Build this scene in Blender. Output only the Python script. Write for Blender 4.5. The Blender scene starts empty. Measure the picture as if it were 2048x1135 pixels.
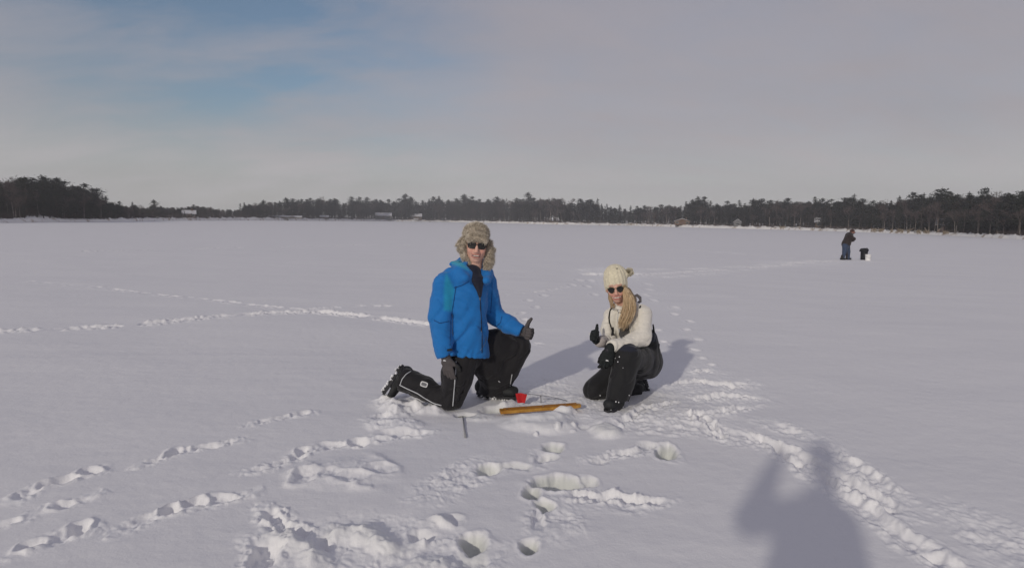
import bpy, math, random
import numpy as np
from mathutils import Vector, Matrix
from mathutils.bvhtree import BVHTree

random.seed(7)
RNG = np.random.default_rng(11)
SC = bpy.context.scene
COL = SC.collection
R = math.radians

# ------------------------------------------------------------------ camera
FPX, CX, CY, HC = 1150.0, 1024.0, 567.5, 1.5      # focal length and centre in photo pixels, eye height
PITCH, ROLL = R(6.23), R(0.92)
fwd = np.array([0, math.cos(PITCH), -math.sin(PITCH)])
r0 = np.array([1.0, 0, 0]); u0 = np.array([0, math.sin(PITCH), math.cos(PITCH)])
rgt = math.cos(ROLL) * r0 + math.sin(ROLL) * u0
upv = -math.sin(ROLL) * r0 + math.cos(ROLL) * u0
EYE = np.array([0, 0, HC])
cd = bpy.data.cameras.new('camera'); cam = bpy.data.objects.new('camera', cd); COL.objects.link(cam)
cd.sensor_width = 36; cd.lens = 36 * FPX / 2048; cd.clip_end = 5000; cd.clip_start = 0.02
m = Matrix.Identity(4)
for i in range(3):
    m[i][0] = rgt[i]; m[i][1] = upv[i]; m[i][2] = -fwd[i]; m[i][3] = EYE[i]
cam.matrix_world = m
SC.camera = cam

# ------------------------------------------------------------------ light
SUN_EL, SUN_AZ = 21.5, 28.5           # shadows run away from the camera and 28.5 degrees to the right
SC.view_settings.view_transform = 'Standard'; SC.view_settings.look = 'None'
SC.view_settings.gamma = 1; SC.view_settings.exposure = -0.21
ld = bpy.data.lights.new('sun', 'SUN'); ld.energy = 2.0; ld.angle = R(1.4); ld.color = (1.0, 0.93, 0.82)
lo = bpy.data.objects.new('sun', ld); COL.objects.link(lo)
sd = Vector((math.sin(R(SUN_AZ)) * math.cos(R(SUN_EL)), math.cos(R(SUN_AZ)) * math.cos(R(SUN_EL)), -math.sin(R(SUN_EL))))
lo.rotation_euler = sd.to_track_quat('-Z', 'Y').to_euler()
W = bpy.data.worlds.new('World'); SC.world = W; W.use_nodes = True
nt = W.node_tree; nt.nodes.clear()
def N(t, **k):
    n = nt.nodes.new(t)
    for a, b in k.items(): setattr(n, a, b)
    return n
def L(a, b): nt.links.new(a, b)
def pixdir(px, py):
    d = rgt * ((px - CX) / FPX) + upv * ((CY - py) / FPX) + fwd
    return d / np.linalg.norm(d)
out = N('ShaderNodeOutputWorld'); bg = N('ShaderNodeBackground'); bg.inputs[1].default_value = 0.104
L(bg.outputs[0], out.inputs[0])
sky = N('ShaderNodeTexSky', sky_type='NISHITA'); sky.sun_disc = False
sky.sun_elevation = R(SUN_EL); sky.sun_rotation = R(180 + SUN_AZ); sky.dust_density = 1.2
tc = N('ShaderNodeTexCoord')
def vm(op, a, b=None, s=None):
    n = N('ShaderNodeVectorMath', operation=op); L(a, n.inputs[0])
    if b is not None:
        if hasattr(b, 'links'): L(b, n.inputs[1])
        else: n.inputs[1].default_value = b
    return n
def mt(op, a, b=None, clamp=False):
    n = N('ShaderNodeMath', operation=op); n.use_clamp = clamp
    for i, v in enumerate((a, b)):
        if v is None: continue
        if hasattr(v, 'links'): L(v, n.inputs[i])
        else: n.inputs[i].default_value = v
    return n.outputs[0]
def mr(v, a, b, c=0.0, d=1.0, interp='SMOOTHSTEP'):
    n = N('ShaderNodeMapRange', interpolation_type=interp)
    L(v, n.inputs[0])
    for i, q in zip((1, 2, 3, 4), (a, b, c, d)): n.inputs[i].default_value = q
    return n.outputs[0]
dirv = vm('NORMALIZE', tc.outputs['Generated']).outputs[0]
sep = N('ShaderNodeSeparateXYZ'); L(dirv, sep.inputs[0])
# high veil of cloud: the view direction laid out on a flat layer of cloud, noise stretched along the wind
zc = mt('ADD', mt('MAXIMUM', sep.outputs[2], 0.0), 0.30)
cu = mt('DIVIDE', sep.outputs[0], zc); cv = mt('DIVIDE', sep.outputs[1], zc)
cmb = N('ShaderNodeCombineXYZ'); L(cu, cmb.inputs[0]); L(cv, cmb.inputs[1])
mp = N('ShaderNodeMapping'); L(cmb.outputs[0], mp.inputs[0]); mp.inputs['Rotation'].default_value = (0, 0, R(-24)); mp.inputs['Scale'].default_value = (0.9, 1.9, 1)
n1 = N('ShaderNodeTexNoise'); L(mp.outputs[0], n1.inputs[0]); n1.inputs['Scale'].default_value = 0.9; n1.inputs['Detail'].default_value = 6; n1.inputs['Roughness'].default_value = 0.55; n1.inputs['Distortion'].default_value = 0.6
n2 = N('ShaderNodeTexNoise'); L(mp.outputs[0], n2.inputs[0]); n2.inputs['Scale'].default_value = 2.8; n2.inputs['Detail'].default_value = 5; n2.inputs['Roughness'].default_value = 0.6; n2.inputs['Distortion'].default_value = 0.4
# clear gap in the veil, upper left
def gap(px, py, a, b):
    d = pixdir(px, py)
    n = vm('DOT_PRODUCT', dirv, tuple(d)); return mr(n.outputs['Value'], math.cos(R(a)), math.cos(R(b)))
g = mt('MAXIMUM', mt('MAXIMUM', gap(390, 0, 23, 0), mt('MULTIPLY', gap(640, 150, 20, 0), 0.62)), mt('MULTIPLY', gap(400, 260, 16, 0), 0.62))
g = mt('MULTIPLY', g, mr(n1.outputs[0], 0.3, 0.66, 1.1, 0.55)); g = mt('MULTIPLY', g, mr(n2.outputs[0], 0.35, 0.7, 1.1, 0.72)); g = mt('SUBTRACT', g, mt('MULTIPLY', gap(590, 325, 7, 1), 0.35), clamp=True)
g = mt('MULTIPLY', g, mr(sep.outputs[2], 0.03, 0.22, 0.25, 1))
veil = mt('SUBTRACT', 0.93, mt('MULTIPLY', g, 0.95))
veil = mt('ADD', veil, mr(n2.outputs[0], 0.3, 0.7, -0.10, 0.07, 'LINEAR'), clamp=True)
ccol = N('ShaderNodeMix', data_type='RGBA')
L(mr(sep.outputs[2], 0.0, 0.62, 0, 1, 'LINEAR'), ccol.inputs[0])
ccol.inputs[6].default_value = (5.0, 4.7, 4.85, 1)      # pale low haze
ccol.inputs[7].default_value = (2.9, 2.85, 3.55, 1)      # greyer overhead
hcol = N('ShaderNodeMix', data_type='RGBA'); L(mr(sep.outputs[2], 0.0, 0.17, 0, 1), hcol.inputs[0]); hcol.inputs[6].default_value = (6.9, 6.75, 6.75, 1); L(ccol.outputs[2], hcol.inputs[7])
cmul = N('ShaderNodeMix', data_type='RGBA', blend_type='MULTIPLY'); cmul.inputs[0].default_value = 1
L(hcol.outputs[2], cmul.inputs[6])
cb = N('ShaderNodeCombineColor'); q = mr(n1.outputs[0], 0.3, 0.7, 0.955, 1.045, 'LINEAR')
for i in range(3): L(q, cb.inputs[i])
L(cb.outputs[0], cmul.inputs[7])
smul = N('ShaderNodeMix', data_type='RGBA', blend_type='MULTIPLY'); smul.inputs[0].default_value = 1
L(sky.outputs[0], smul.inputs[6]); smul.inputs[7].default_value = (0.90, 0.93, 0.96, 1)
mx = N('ShaderNodeMix', data_type='RGBA'); L(veil, mx.inputs[0]); L(smul.outputs[2], mx.inputs[6]); L(cmul.outputs[2], mx.inputs[7])
L(mx.outputs[2], bg.inputs[0])

# ------------------------------------------------------------------ placing helpers
def P(px, py, Y):                       # the point seen at (px, py) at Y metres in front
    d = rgt * ((px - CX) / FPX) + upv * ((CY - py) / FPX) + fwd
    return EYE + d * (Y / d[1])
def G(px, py, z=0.0):                   # the point of the ice seen at (px, py)
    d = rgt * ((px - CX) / FPX) + upv * ((CY - py) / FPX) + fwd
    return EYE + d * ((z - HC) / d[2])
def base_of(o):
    b = Vector((0, 0, 0))
    while o is not None: b += o.location; o = o.parent
    return np.array(b)
def tag(o, label=None, cat=None, group=None, kind=None):
    if label: o['label'] = label
    if cat: o['category'] = cat
    if group: o['group'] = group
    if kind: o['kind'] = kind
    return o
def empty(name, loc):
    o = bpy.data.objects.new(name, None); COL.objects.link(o); o.location = tuple(loc); o.empty_display_size = 0.1
    return o
def mesh(name, V, F, mat, smooth=True, color=None, mats=None, midx=None):
    V = np.asarray(V, dtype=np.float32)
    me = bpy.data.meshes.new(name)
    if isinstance(F, np.ndarray):
        n, k = F.shape
        me.vertices.add(len(V)); me.vertices.foreach_set('co', V.ravel())
        me.loops.add(n * k); me.loops.foreach_set('vertex_index', F.astype(np.int32).ravel())
        me.polygons.add(n); me.polygons.foreach_set('loop_start', np.arange(0, n * k, k, dtype=np.int32))
        me.polygons.foreach_set('loop_total', np.full(n, k, dtype=np.int32))
        me.update(calc_edges=True)
    else:
        me.from_pydata(V.tolist(), [], F); me.update()
    if smooth: me.polygons.foreach_set('use_smooth', np.ones(len(me.polygons), dtype=bool))
    for mm in (mats or [mat]): me.materials.append(mm)
    if color is not None:
        at = me.color_attributes.new('tint', 'FLOAT_COLOR', 'POINT')
        c = np.ones((len(V), 4), dtype=np.float32); c[:, :3] = color
        at.data.foreach_set('color', c.ravel())
    me.validate()
    return me
def obj(name, V, F, mat, parent=None, base=None, **k):   # V in world space; origin at the parent's (or at base)
    b = base_of(parent) if parent is not None else (np.zeros(3) if base is None else np.asarray(base, float))
    o = bpy.data.objects.new(name, mesh(name, np.asarray(V, float) - b, F, mat, **k)); COL.objects.link(o)
    if parent is not None: o.parent = parent
    else: o.location = tuple(b)
    return o
class MB:                                # collects pieces of one mesh
    def __init__(s): s.V = []; s.F = []; s.C = []; s.n = 0
    def add(s, V, F, c=None):
        V = np.asarray(V, float); s.V.append(V); s.F += [tuple(int(i) + s.n for i in f) for f in F]; s.n += len(V)
        s.C.append(np.tile(np.array(c if c is not None else (1, 1, 1.)), (len(V), 1)))
    def box(s, c, h, ax=None, col=None, taper=1.0):
        ax = np.eye(3) if ax is None else np.asarray(ax)
        V = []
        for z in (-1, 1):
            t = taper if z > 0 else 1
            for x, y in ((-1, -1), (1, -1), (1, 1), (-1, 1)): V.append(np.asarray(c) + ax[0] * x * h[0] * t + ax[1] * y * h[1] * t + ax[2] * z * h[2])
        s.add(V, [(3, 2, 1, 0), (4, 5, 6, 7), (0, 1, 5, 4), (1, 2, 6, 5), (2, 3, 7, 6), (3, 0, 4, 7)], col)
    def tube(s, pts, rad, n=6, col=None, caps=True):
        pts = np.asarray(pts, float); k = len(pts)
        rad = np.broadcast_to(rad, (k,)) if np.ndim(rad) < 1 or len(rad) != k else np.asarray(rad)
        T = np.gradient(pts, axis=0); T /= np.linalg.norm(T, axis=1)[:, None] + 1e-9
        a = np.cross(T[0], [0, 0, 1.0]);
        if np.linalg.norm(a) < 0.1: a = np.cross(T[0], [1.0, 0, 0])
        V = []
        for i in range(k):
            a = a - T[i] * a.dot(T[i]); a /= np.linalg.norm(a) + 1e-9; b = np.cross(T[i], a)
            for j in range(n):
                th = 2 * math.pi * j / n; V.append(pts[i] + rad[i] * (math.cos(th) * a + math.sin(th) * b))
        F = [(i * n + j, i * n + (j + 1) % n, (i + 1) * n + (j + 1) % n, (i + 1) * n + j) for i in range(k - 1) for j in range(n)]
        if caps: F += [tuple(range(n))[::-1], tuple((k - 1) * n + j for j in range(n))]
        s.add(V, F, col)
    def prism(s, outline, ex, ey, c, n, t, col=None, bulge=None):   # a flat outline in the plane ex, ey with thickness t along n
        o = np.asarray(outline, float); ex, ey, n, c = map(lambda q: np.asarray(q, float), (ex, ey, n, c)); k = len(o)
        bf = bulge or (lambda x, y: 0.0)
        top = [c + ex * x + ey * y + n * (t / 2 + bf(x, y)) for x, y in o]; bot = [c + ex * x + ey * y + n * (-t / 2 + bf(x, y)) for x, y in o]
        s.add(top + bot, [tuple(range(k)), tuple(range(2 * k - 1, k - 1, -1))] + [(i, k + i, k + (i + 1) % k, (i + 1) % k) for i in range(k)], col)
    def build(s, name, mat, parent=None, base=None, smooth=False, color=False):
        return obj(name, np.vstack(s.V), s.F, mat, parent, base, smooth=smooth, color=np.vstack(s.C) if color else None)

# ------------------------------------------------------------------ numpy noise
_perm = RNG.permutation(256).astype(np.int32); _perm = np.concatenate([_perm, _perm])
_g2 = RNG.normal(size=(256, 2)); _g2 /= np.linalg.norm(_g2, axis=1)[:, None]
_g3 = RNG.normal(size=(256, 3)); _g3 /= np.linalg.norm(_g3, axis=1)[:, None]
_g2 = _g2.astype(np.float32); _g3 = _g3.astype(np.float32)
def perlin2(x, y):
    xi = np.floor(x).astype(np.int32); yi = np.floor(y).astype(np.int32); xf = (x - xi).astype(np.float32); yf = (y - yi).astype(np.float32)
    u = xf * xf * xf * (xf * (xf * 6 - 15) + 10); v = yf * yf * yf * (yf * (yf * 6 - 15) + 10)
    def gr(ix, iy, fx, fy):
        h = _perm[_perm[ix & 255] + (iy & 255)]; return _g2[h, 0] * fx + _g2[h, 1] * fy
    a = gr(xi, yi, xf, yf); b = gr(xi + 1, yi, xf - 1, yf); c = gr(xi, yi + 1, xf, yf - 1); d = gr(xi + 1, yi + 1, xf - 1, yf - 1)
    return (a + u * (b - a)) * (1 - v) + (c + u * (d - c)) * v
def perlin3(x, y, z):
    xi, yi, zi = (np.floor(q).astype(np.int32) for q in (x, y, z)); xf, yf, zf = x - xi, y - yi, z - zi
    u, v, w = (q * q * q * (q * (q * 6 - 15) + 10) for q in (xf, yf, zf)); r = 0
    for dx in (0, 1):
        for dy in (0, 1):
            for dz in (0, 1):
                h = _perm[(_perm[(_perm[(xi + dx) & 255] + ((yi + dy) & 255)) & 255] + ((zi + dz) & 255)) & 511]
                gg = _g3[h & 255]
                r = r + (u if dx else 1 - u) * (v if dy else 1 - v) * (w if dz else 1 - w) * (gg[..., 0] * (xf - dx) + gg[..., 1] * (yf - dy) + gg[..., 2] * (zf - dz))
    return r
def fbm2(x, y, o=4, g=0.5):
    r = 0; a = 1.0
    for i in range(o): r = r + a * perlin2(x * 2 ** i + 17.3 * i, y * 2 ** i + 9.1 * i); a *= g
    return r
def worley2(x, y):
    xi = np.floor(x).astype(np.int32); yi = np.floor(y).astype(np.int32); best = np.full(x.shape, 9.0, np.float32); hid = np.zeros(x.shape, np.float32)
    for dx in (-1, 0, 1):
        for dy in (-1, 0, 1):
            h = _perm[_perm[(xi + dx) & 255] + ((yi + dy) & 255)]
            px = xi + dx + (h / 256.0); py = yi + dy + (_perm[h] / 256.0)
            d = (px - x) ** 2 + (py - y) ** 2; k = d < best
            best = np.where(k, d, best); hid = np.where(k, _perm[(h + 77) & 255] / 256.0, hid)
    return np.sqrt(best), hid
def sstep(a, b, x):
    t = np.clip((x - a) / (b - a), 0, 1); return t * t * (3 - 2 * t)

# ------------------------------------------------------------------ materials
def material(name, col=(0.5, 0.5, 0.5), rough=0.7, attr=False, var=0.0, vscale=5.0, bump=0.0, bscale=60.0, metal=0.0, spec=0.3, sheen=0.0, detail=4, c2=None, coord='Object'):
    ma = bpy.data.materials.new(name); ma.use_nodes = True; t = ma.node_tree; b = t.nodes['Principled BSDF']
    b.inputs['Roughness'].default_value = rough; b.inputs['Metallic'].default_value = metal; b.inputs['Specular IOR Level'].default_value = spec
    if sheen: b.inputs['Sheen Weight'].default_value = sheen
    b.inputs['Base Color'].default_value = (*col, 1)
    tcn = t.nodes.new('ShaderNodeTexCoord'); src = None
    if attr:
        a = t.nodes.new('ShaderNodeAttribute'); a.attribute_name = 'tint'; src = a.outputs['Color']
    if var or c2:
        nn = t.nodes.new('ShaderNodeTexNoise'); nn.inputs['Scale'].default_value = vscale; nn.inputs['Detail'].default_value = detail
        t.links.new(tcn.outputs[coord], nn.inputs['Vector'])
        if c2:
            mm = t.nodes.new('ShaderNodeMix'); mm.data_type = 'RGBA'
            rr = t.nodes.new('ShaderNodeMapRange'); rr.inputs[1].default_value = 0.38; rr.inputs[2].default_value = 0.62
            t.links.new(nn.outputs[0], rr.inputs[0]); t.links.new(rr.outputs[0], mm.inputs[0])
            mm.inputs[6].default_value = (*col, 1); mm.inputs[7].default_value = (*c2, 1); src = mm.outputs[2]
        else:
            mm = t.nodes.new('ShaderNodeHueSaturation'); rr = t.nodes.new('ShaderNodeMapRange')
            rr.inputs[1].default_value = 0.3; rr.inputs[2].default_value = 0.7; rr.inputs[3].default_value = 1 - var; rr.inputs[4].default_value = 1 + var
            t.links.new(nn.outputs[0], rr.inputs[0]); t.links.new(rr.outputs[0], mm.inputs['Value'])
            mm.inputs['Color'].default_value = (*col, 1)
            if src: t.links.new(src, mm.inputs['Color'])
            src = mm.outputs[0]
    if src: t.links.new(src, b.inputs['Base Color'])
    if bump:
        bn = t.nodes.new('ShaderNodeTexNoise'); bn.inputs['Scale'].default_value = bscale; bn.inputs['Detail'].default_value = 3
        t.links.new(tcn.outputs[coord], bn.inputs['Vector'])
        bb = t.nodes.new('ShaderNodeBump'); bb.inputs['Strength'].default_value = 1; bb.inputs['Distance'].default_value = bump
        t.links.new(bn.outputs[0], bb.inputs['Height']); t.links.new(bb.outputs[0], b.inputs['Normal'])
    return ma
M = {}
M['cloth'] = material('dyed cloth', attr=True, rough=0.75, var=0.08, vscale=9, bump=0.0015, bscale=160, sheen=0.15)
M['skin'] = material('skin', attr=True, rough=0.55, var=0.05, vscale=30, spec=0.35)
M['fur'] = material('fur', attr=True, rough=0.9, spec=0.1)
M['hair'] = material('hair', attr=True, rough=0.45, spec=0.4)
M['glove'] = material('glove', attr=True, rough=0.8, bump=0.001, bscale=220)
M['rubber'] = material('black rubber', (0.03, 0.03, 0.033), rough=0.55, bump=0.001, bscale=120)
M['boot'] = material('boot leather', attr=True, rough=0.65, bump=0.0015, bscale=90)
M['lens'] = material('dark lens', (0.012, 0.011, 0.010), rough=0.12, spec=0.5)
M['frame'] = material('glossy frame', (0.01, 0.01, 0.011), rough=0.3, spec=0.5)
M['gold'] = material('thin metal frame', (0.35, 0.28, 0.16), rough=0.35, metal=0.8)
M['white'] = material('white print', (0.62, 0.62, 0.62), rough=0.6)
M['piping'] = material('reflective piping', (0.55, 0.56, 0.58), rough=0.45)
M['teeth'] = material('teeth', (0.72, 0.68, 0.6), rough=0.3)
M['steel'] = material('steel', (0.32, 0.32, 0.33), rough=0.4, metal=0.8)
M['crumb'] = material('caked snow', (0.8, 0.8, 0.82), rough=0.8, bump=0.004, bscale=80)
M['lace'] = material('lace', (0.3, 0.3, 0.3), rough=0.7)

# ------------------------------------------------------------------ the snow: one sheet, fine near the camera, with the tracks pressed into it
def ground_sheet():
    ang = np.concatenate([np.linspace(-180, -52, 40)[:-1], np.arange(-52, 52, 0.095), np.linspace(52, 180, 40)])[:-1]
    ang = R(1) * ang
    rr = [0.001, 0.05]
    while rr[-1] < 1.9: rr.append(rr[-1] * 1.12)
    while rr[-1] < 13: rr.append(rr[-1] * 1.0031)
    while rr[-1] < 40: rr.append(rr[-1] * 1.0048)
    while rr[-1] < 90: rr.append(rr[-1] * 1.012)
    while rr[-1] < 640: rr.append(rr[-1] * 1.05)
    rr = np.array(rr); na, nr = len(ang), len(rr)
    A, Q = np.meshgrid(ang, rr)
    X = (Q * np.sin(A)).astype(np.float64); Y = (Q * np.cos(A)).astype(np.float64)
    return X, Y, na, nr
GX, GY, gna, gnr = ground_sheet()
SH = GX.shape
gx = GX.ravel(); gy = GY.ravel(); gr_ = np.hypot(gx, gy)
H = np.zeros_like(gx); WET = np.zeros_like(gx); CH = np.zeros_like(gx)       # height, slush, churned amount
fade = 1 - sstep(14, 45, gr_)
H += 0.020 * fbm2(gx / 2.6 + 0.3 * gy / 5, gy / 1.5, 3) * (1 - sstep(30, 90, gr_))
H += 0.006 * perlin2(gx / .9 + .4 * gy, gy / .22 - .2 * gx) * np.clip(fbm2(gx / 3.1 + 8, gy / 2.3, 2) + .25, 0, 1) * (1 - sstep(14, 24, gr_))
H += 0.0022 * fbm2(gx / 0.16, gy / 0.12, 3, 0.6) * (1 - sstep(7, 13, gr_))
H += 0.05 * fbm2(gx / 14 + 4, gy / 9, 3) * sstep(6, 25, gr_) * (1 - sstep(150, 400, gr_))
wx = gx + 0.050 * fbm2(gx / 0.22, gy / 0.22 + 7, 3); wy = gy + 0.050 * fbm2(gx / 0.22 + 31, gy / 0.22, 3)   # ragged coordinates
near = {}
def box_idx(x0, x1, y0, y1):
    return np.nonzero((gx > x0) & (gx < x1) & (gy > y0) & (gy < y1))[0]
def seg_field(pts, pad):
    pts = np.asarray(pts)[:, :2]; lo = pts.min(0) - pad; hi = pts.max(0) + pad
    I = box_idx(lo[0], hi[0], lo[1], hi[1]); x, y = wx[I], wy[I]
    best = np.full(len(I), 1e9); along = np.zeros(len(I)); s0 = 0
    for a, b in zip(pts[:-1], pts[1:]):
        d = b - a; l = np.hypot(*d); t = np.clip(((x - a[0]) * d[0] + (y - a[1]) * d[1]) / (l * l + 1e-9), 0, 1)
        q = np.hypot(x - a[0] - t * d[0], y - a[1] - t * d[1]); k = q < best
        best = np.where(k, q, best); along = np.where(k, s0 + t * l, along); s0 += l
    return I, best, along, s0
def dent(px, py, wpx, hpx, depth, wet=0.0, rim=0.12, rot=0.0):
    rim = min(rim, .22); depth *= 0.40 + 0.22 * wet
    c = G(px, py); d = c[1]; a = wpx / 2 * d / FPX; b = hpx / 2 * d * d / (HC * FPX)
    a, b = max(a, 0.05), max(b, 0.05)
    I = box_idx(c[0] - 3 * max(a, b), c[0] + 3 * max(a, b), c[1] - 3 * max(a, b), c[1] + 3 * max(a, b))
    x, y = wx[I] - c[0], wy[I] - c[1]; cr, sr = math.cos(rot), math.sin(rot); u, v = (x * cr + y * sr) / a, (-x * sr + y * cr) / b
    q = np.sqrt(u * u + v * v)
    H[I] += -depth * (1 - sstep(0.35, 1.18, q)) + depth * rim * np.exp(-((q - 1.28) / 0.2) ** 2)
    H[I] += 0.25 * depth * fbm2(gx[I] / 0.05, gy[I] / 0.05, 2) * (1 - sstep(0.8, 1.5, q))
    WET[I] = np.maximum(WET[I], wet * (1 - sstep(0.75, 1.15, q)))
def trench(px, width, depth, rough=0.5, berm=0.35, wet=0.0, brk=0.0, churn=0.0):
    depth *= 0.75
    pts = [G(*p) for p in px]; I, q, s, Lt = seg_field(pts, width * 4 + 0.1)
    if len(I) == 0: return
    taper = sstep(0, width * 1.5, s) * sstep(0, width * 1.5, Lt - s)
    mod = 1.0
    if brk: mod = sstep(-0.15 * brk, 0.2, fbm2(s / (width * 3.2), s * 0 + pts[0][0] * 3.1, 2) + 0.25 * (1 - brk))
    pr = 1 - sstep(0.4 * width, 0.75 * width, q)
    H[I] += taper * mod * (-depth * pr + 0.4 * depth * berm * np.exp(-((q - width * 0.95) / (width * 0.3)) ** 2))
    H[I] += taper * mod * rough * depth * fbm2(gx[I] / 0.07, gy[I] / 0.07, 3, 0.6) * (1 - sstep(width, width * 1.6, q)) * 0.8
    WET[I] = np.maximum(WET[I], wet * pr * mod)
    if churn: CH[I] = np.maximum(CH[I], 1.15 * churn * mod * (1 - sstep(width * 0.7, width * 2.0, q)))
def ridge(px, width, height, wet=0.0):
    pts = [G(*p) for p in px]; I, q, s, Lt = seg_field(pts, width * 3 + 0.1)
    e = sstep(0, width, s) * sstep(0, width, Lt - s) * 0.7 + 0.3
    H[I] += e * height * np.exp(-(q / width) ** 2) * (1 + 0.6 * fbm2(gx[I] / 0.09, gy[I] / 0.09, 3))
    WET[I] = np.maximum(WET[I], wet * np.exp(-(q / width) ** 2))
def blob(px, py, wpx, hpx, height, amt=0.0, wet=0.0):
    c = G(px, py); d = c[1]; a = max(wpx / 2 * d / FPX, 0.02); b = max(hpx / 2 * d * d / (HC * FPX), 0.02)
    I = box_idx(c[0] - 3 * a, c[0] + 3 * a, c[1] - 3 * b, c[1] + 3 * b)
    q = np.sqrt(((wx[I] - c[0]) / a) ** 2 + ((wy[I] - c[1]) / b) ** 2); w = 1 - sstep(0.5, 1.25, q)
    H[I] += height * w; CH[I] = np.maximum(CH[I], amt * (1 - sstep(0.45, 1.3, q))); WET[I] = np.maximum(WET[I], wet * w)

# tracks leading in from the lower left: scuffed drag, then the deep print
for pts, holes in (
    ([(25, 1000), (110, 965), (192, 941)], [(118, 964, 46, 22, .10), (172, 945, 40, 18, .07)]),
    ([(285, 932), (350, 908), (480, 882)], [(348, 908, 34, 18, .09), (418, 895, 46, 13, .05)]),
    ([(500, 852), (560, 838), (618, 828)], [(598, 829, 34, 14, .06)]),
    ([(20, 1108), (90, 1080), (180, 1057)], [(58, 1088, 40, 22, .08), (152, 1060, 44, 18, .07)]),
    ([(235, 1064), (350, 1022), (505, 987)], [(345, 1022, 34, 26, .10), (392, 1008, 44, 22, .09), (445, 997, 60, 14, .05)]),
    ([(490, 948), (560, 925), (622, 905)], [(598, 912, 44, 12, .05)]),
    ([(585, 905), (700, 888), (860, 864)], [(602, 901, 34, 12, .06), (660, 890, 60, 12, .06), (722, 884, 50, 14, .07), (800, 868, 80, 14, .06), (845, 866, 40, 9, .04)]),
    ([(110, 1014), (150, 1005), (190, 992)], [(128, 1012, 30, 11, .05)]),
    ([(-20, 1052), (10, 1047), (32, 1040)], [(5, 1048, 18, 9, .04)]),
    ([(740, 838), (800, 826), (860, 818)], [(770, 832, 30, 8, .03)])):
    trench(pts, 0.050, 0.016, rough=1.2, berm=0.4, churn=0.62)
    for h in holes: dent(h[0], h[1], h[2], h[3], h[4] * 1.15, rim=0.30)
# deep slushy prints in the middle
for d in ((1105, 893, 44, 22, .12, .9), (1338, 903, 46, 32, .15, 1), (972, 934, 56, 26, .12, .8), (1022, 930, 90, 15, .06, .35), (1112, 962, 104, 32, .14, .95),
          (1175, 958, 44, 24, .10, .5), (1066, 984, 34, 34, .13, .9), (1087, 1010, 46, 24, .12, .9), (950, 1083, 62, 46, .16, .9), (1061, 1090, 54, 36, .14, .95),
          (1290, 889, 46, 18, .06, .2), (1200, 918, 42, 12, .05, .1), (1250, 903, 40, 10, .04, 0), (1175, 855, 26, 9, .03, .2),
          (840, 1070, 60, 26, .09, .1), (905, 1040, 60, 14, .06, .1), (1095, 915, 40, 12, .05, .3)):
    dent(*d, rim=0.05)
trench([(1085, 905), (1075, 925)], .07, .04, churn=.3)
trench([(1120, 985), (1200, 990), (1330, 1005)], .06, .045, rough=1.0, churn=.45)
trench([(1200, 1010), (1290, 1012)], .06, .01, rough=1.5, churn=.3)
trench([(1075, 1010), (1070, 1060)], .06, .03, churn=.35); trench([(1120, 1010), (1125, 1055)], .10, .012, rough=2, churn=.45)
trench([(860, 985), (960, 930)], .12, .012, rough=2, churn=.5); trench([(950, 1100), (940, 1150)], .11, .07, churn=.4, wet=.4)
trench([(1180, 915), (1330, 890)], .06, .02, rough=1.4, churn=.4)
# kneeling hollows and thrown snow, lower centre left
blob(690, 945, 230, 70, .015, .45)
for d in ((612, 955, 46, 34, .07, 0), (700, 955, 70, 26, .06, 0), (765, 940, 60, 20, .05, 0), (655, 948, 50, 20, .04, 0)): dent(*d, rim=.2)
ridge([(600, 975), (590, 945), (640, 930)], .04, .014); ridge([(700, 950), (715, 975), (760, 978)], .04, .014); ridge([(740, 905), (790, 935)], .04, .012)
# trampled pit at the bottom edge
blob(720, 1085, 440, 150, -.012, .75); blob(880, 1100, 260, 110, 0, .6)
trench([(530, 1075), (528, 1110), (530, 1150)], .08, .06, rough=.6, berm=.5, churn=.8)
trench([(640, 1060), (648, 1110)], .07, .04, churn=.6); trench([(700, 1125), (720, 1170)], .12, .045, churn=.6)
trench([(525, 1020), (560, 1045), (620, 1080)], .06, .03, rough=2, churn=.8)
ridge([(665, 1060), (720, 1062), (790, 1095)], .06, .045, .25); ridge([(550, 1068), (600, 1095), (650, 1130)], .06, .040, .2)
ridge([(840, 1135), (900, 1150)], .08, .04, .2); ridge([(870, 1048), (910, 1038)], .05, .05, .1); ridge([(815, 1085), (850, 1078)], .05, .04)
trench([(780, 1110), (830, 1120)], .09, .06, churn=.7)
# churned snow round the two people and the tip-up
blob(830, 805, 190, 40, .01, .8); blob(790, 850, 120, 26, .02, .9); blob(1080, 775, 170, 90, 0, .75); blob(1110, 800, 140, 40, .01, .7)
blob(1400, 785, 300, 70, .0, .75); blob(1330, 835, 220, 56, .01, .8); blob(1180, 815, 120, 60, .01, .7); blob(1440, 850, 100, 60, .0, .5)
blob(1410, 745, 110, 46, .0, .6); blob(1400, 820, 200, 40, .01, .65)
for p in (([(1330, 770), (1400, 762), (1500, 775)], .07, .03), ([(1380, 800), (1450, 790), (1525, 793)], .07, .035), ([(1370, 745), (1430, 740)], .06, .03), ([(1360, 840), (1440, 825), (1500, 812)], .07, .03),
          ([(1380, 825), (1420, 850), (1445, 878)], .06, .03), ([(1230, 850), (1300, 815), (1360, 805)], .06, .03), ([(1450, 775), (1500, 765)], .08, .02)):
    trench(p[0], p[1], p[2], rough=1.3, berm=.7, churn=.7)
blob(1127, 824, 50, 14, .05, .1, .1); blob(1082, 848, 150, 34, .040, .25, .12); blob(1122, 834, 60, 18, .028, .15, .12); blob(1215, 864, 60, 24, .045, .3, .35); blob(1060, 838, 120, 22, .02, .2, .12); blob(1215, 846, 60, 20, .03, .2)
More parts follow.
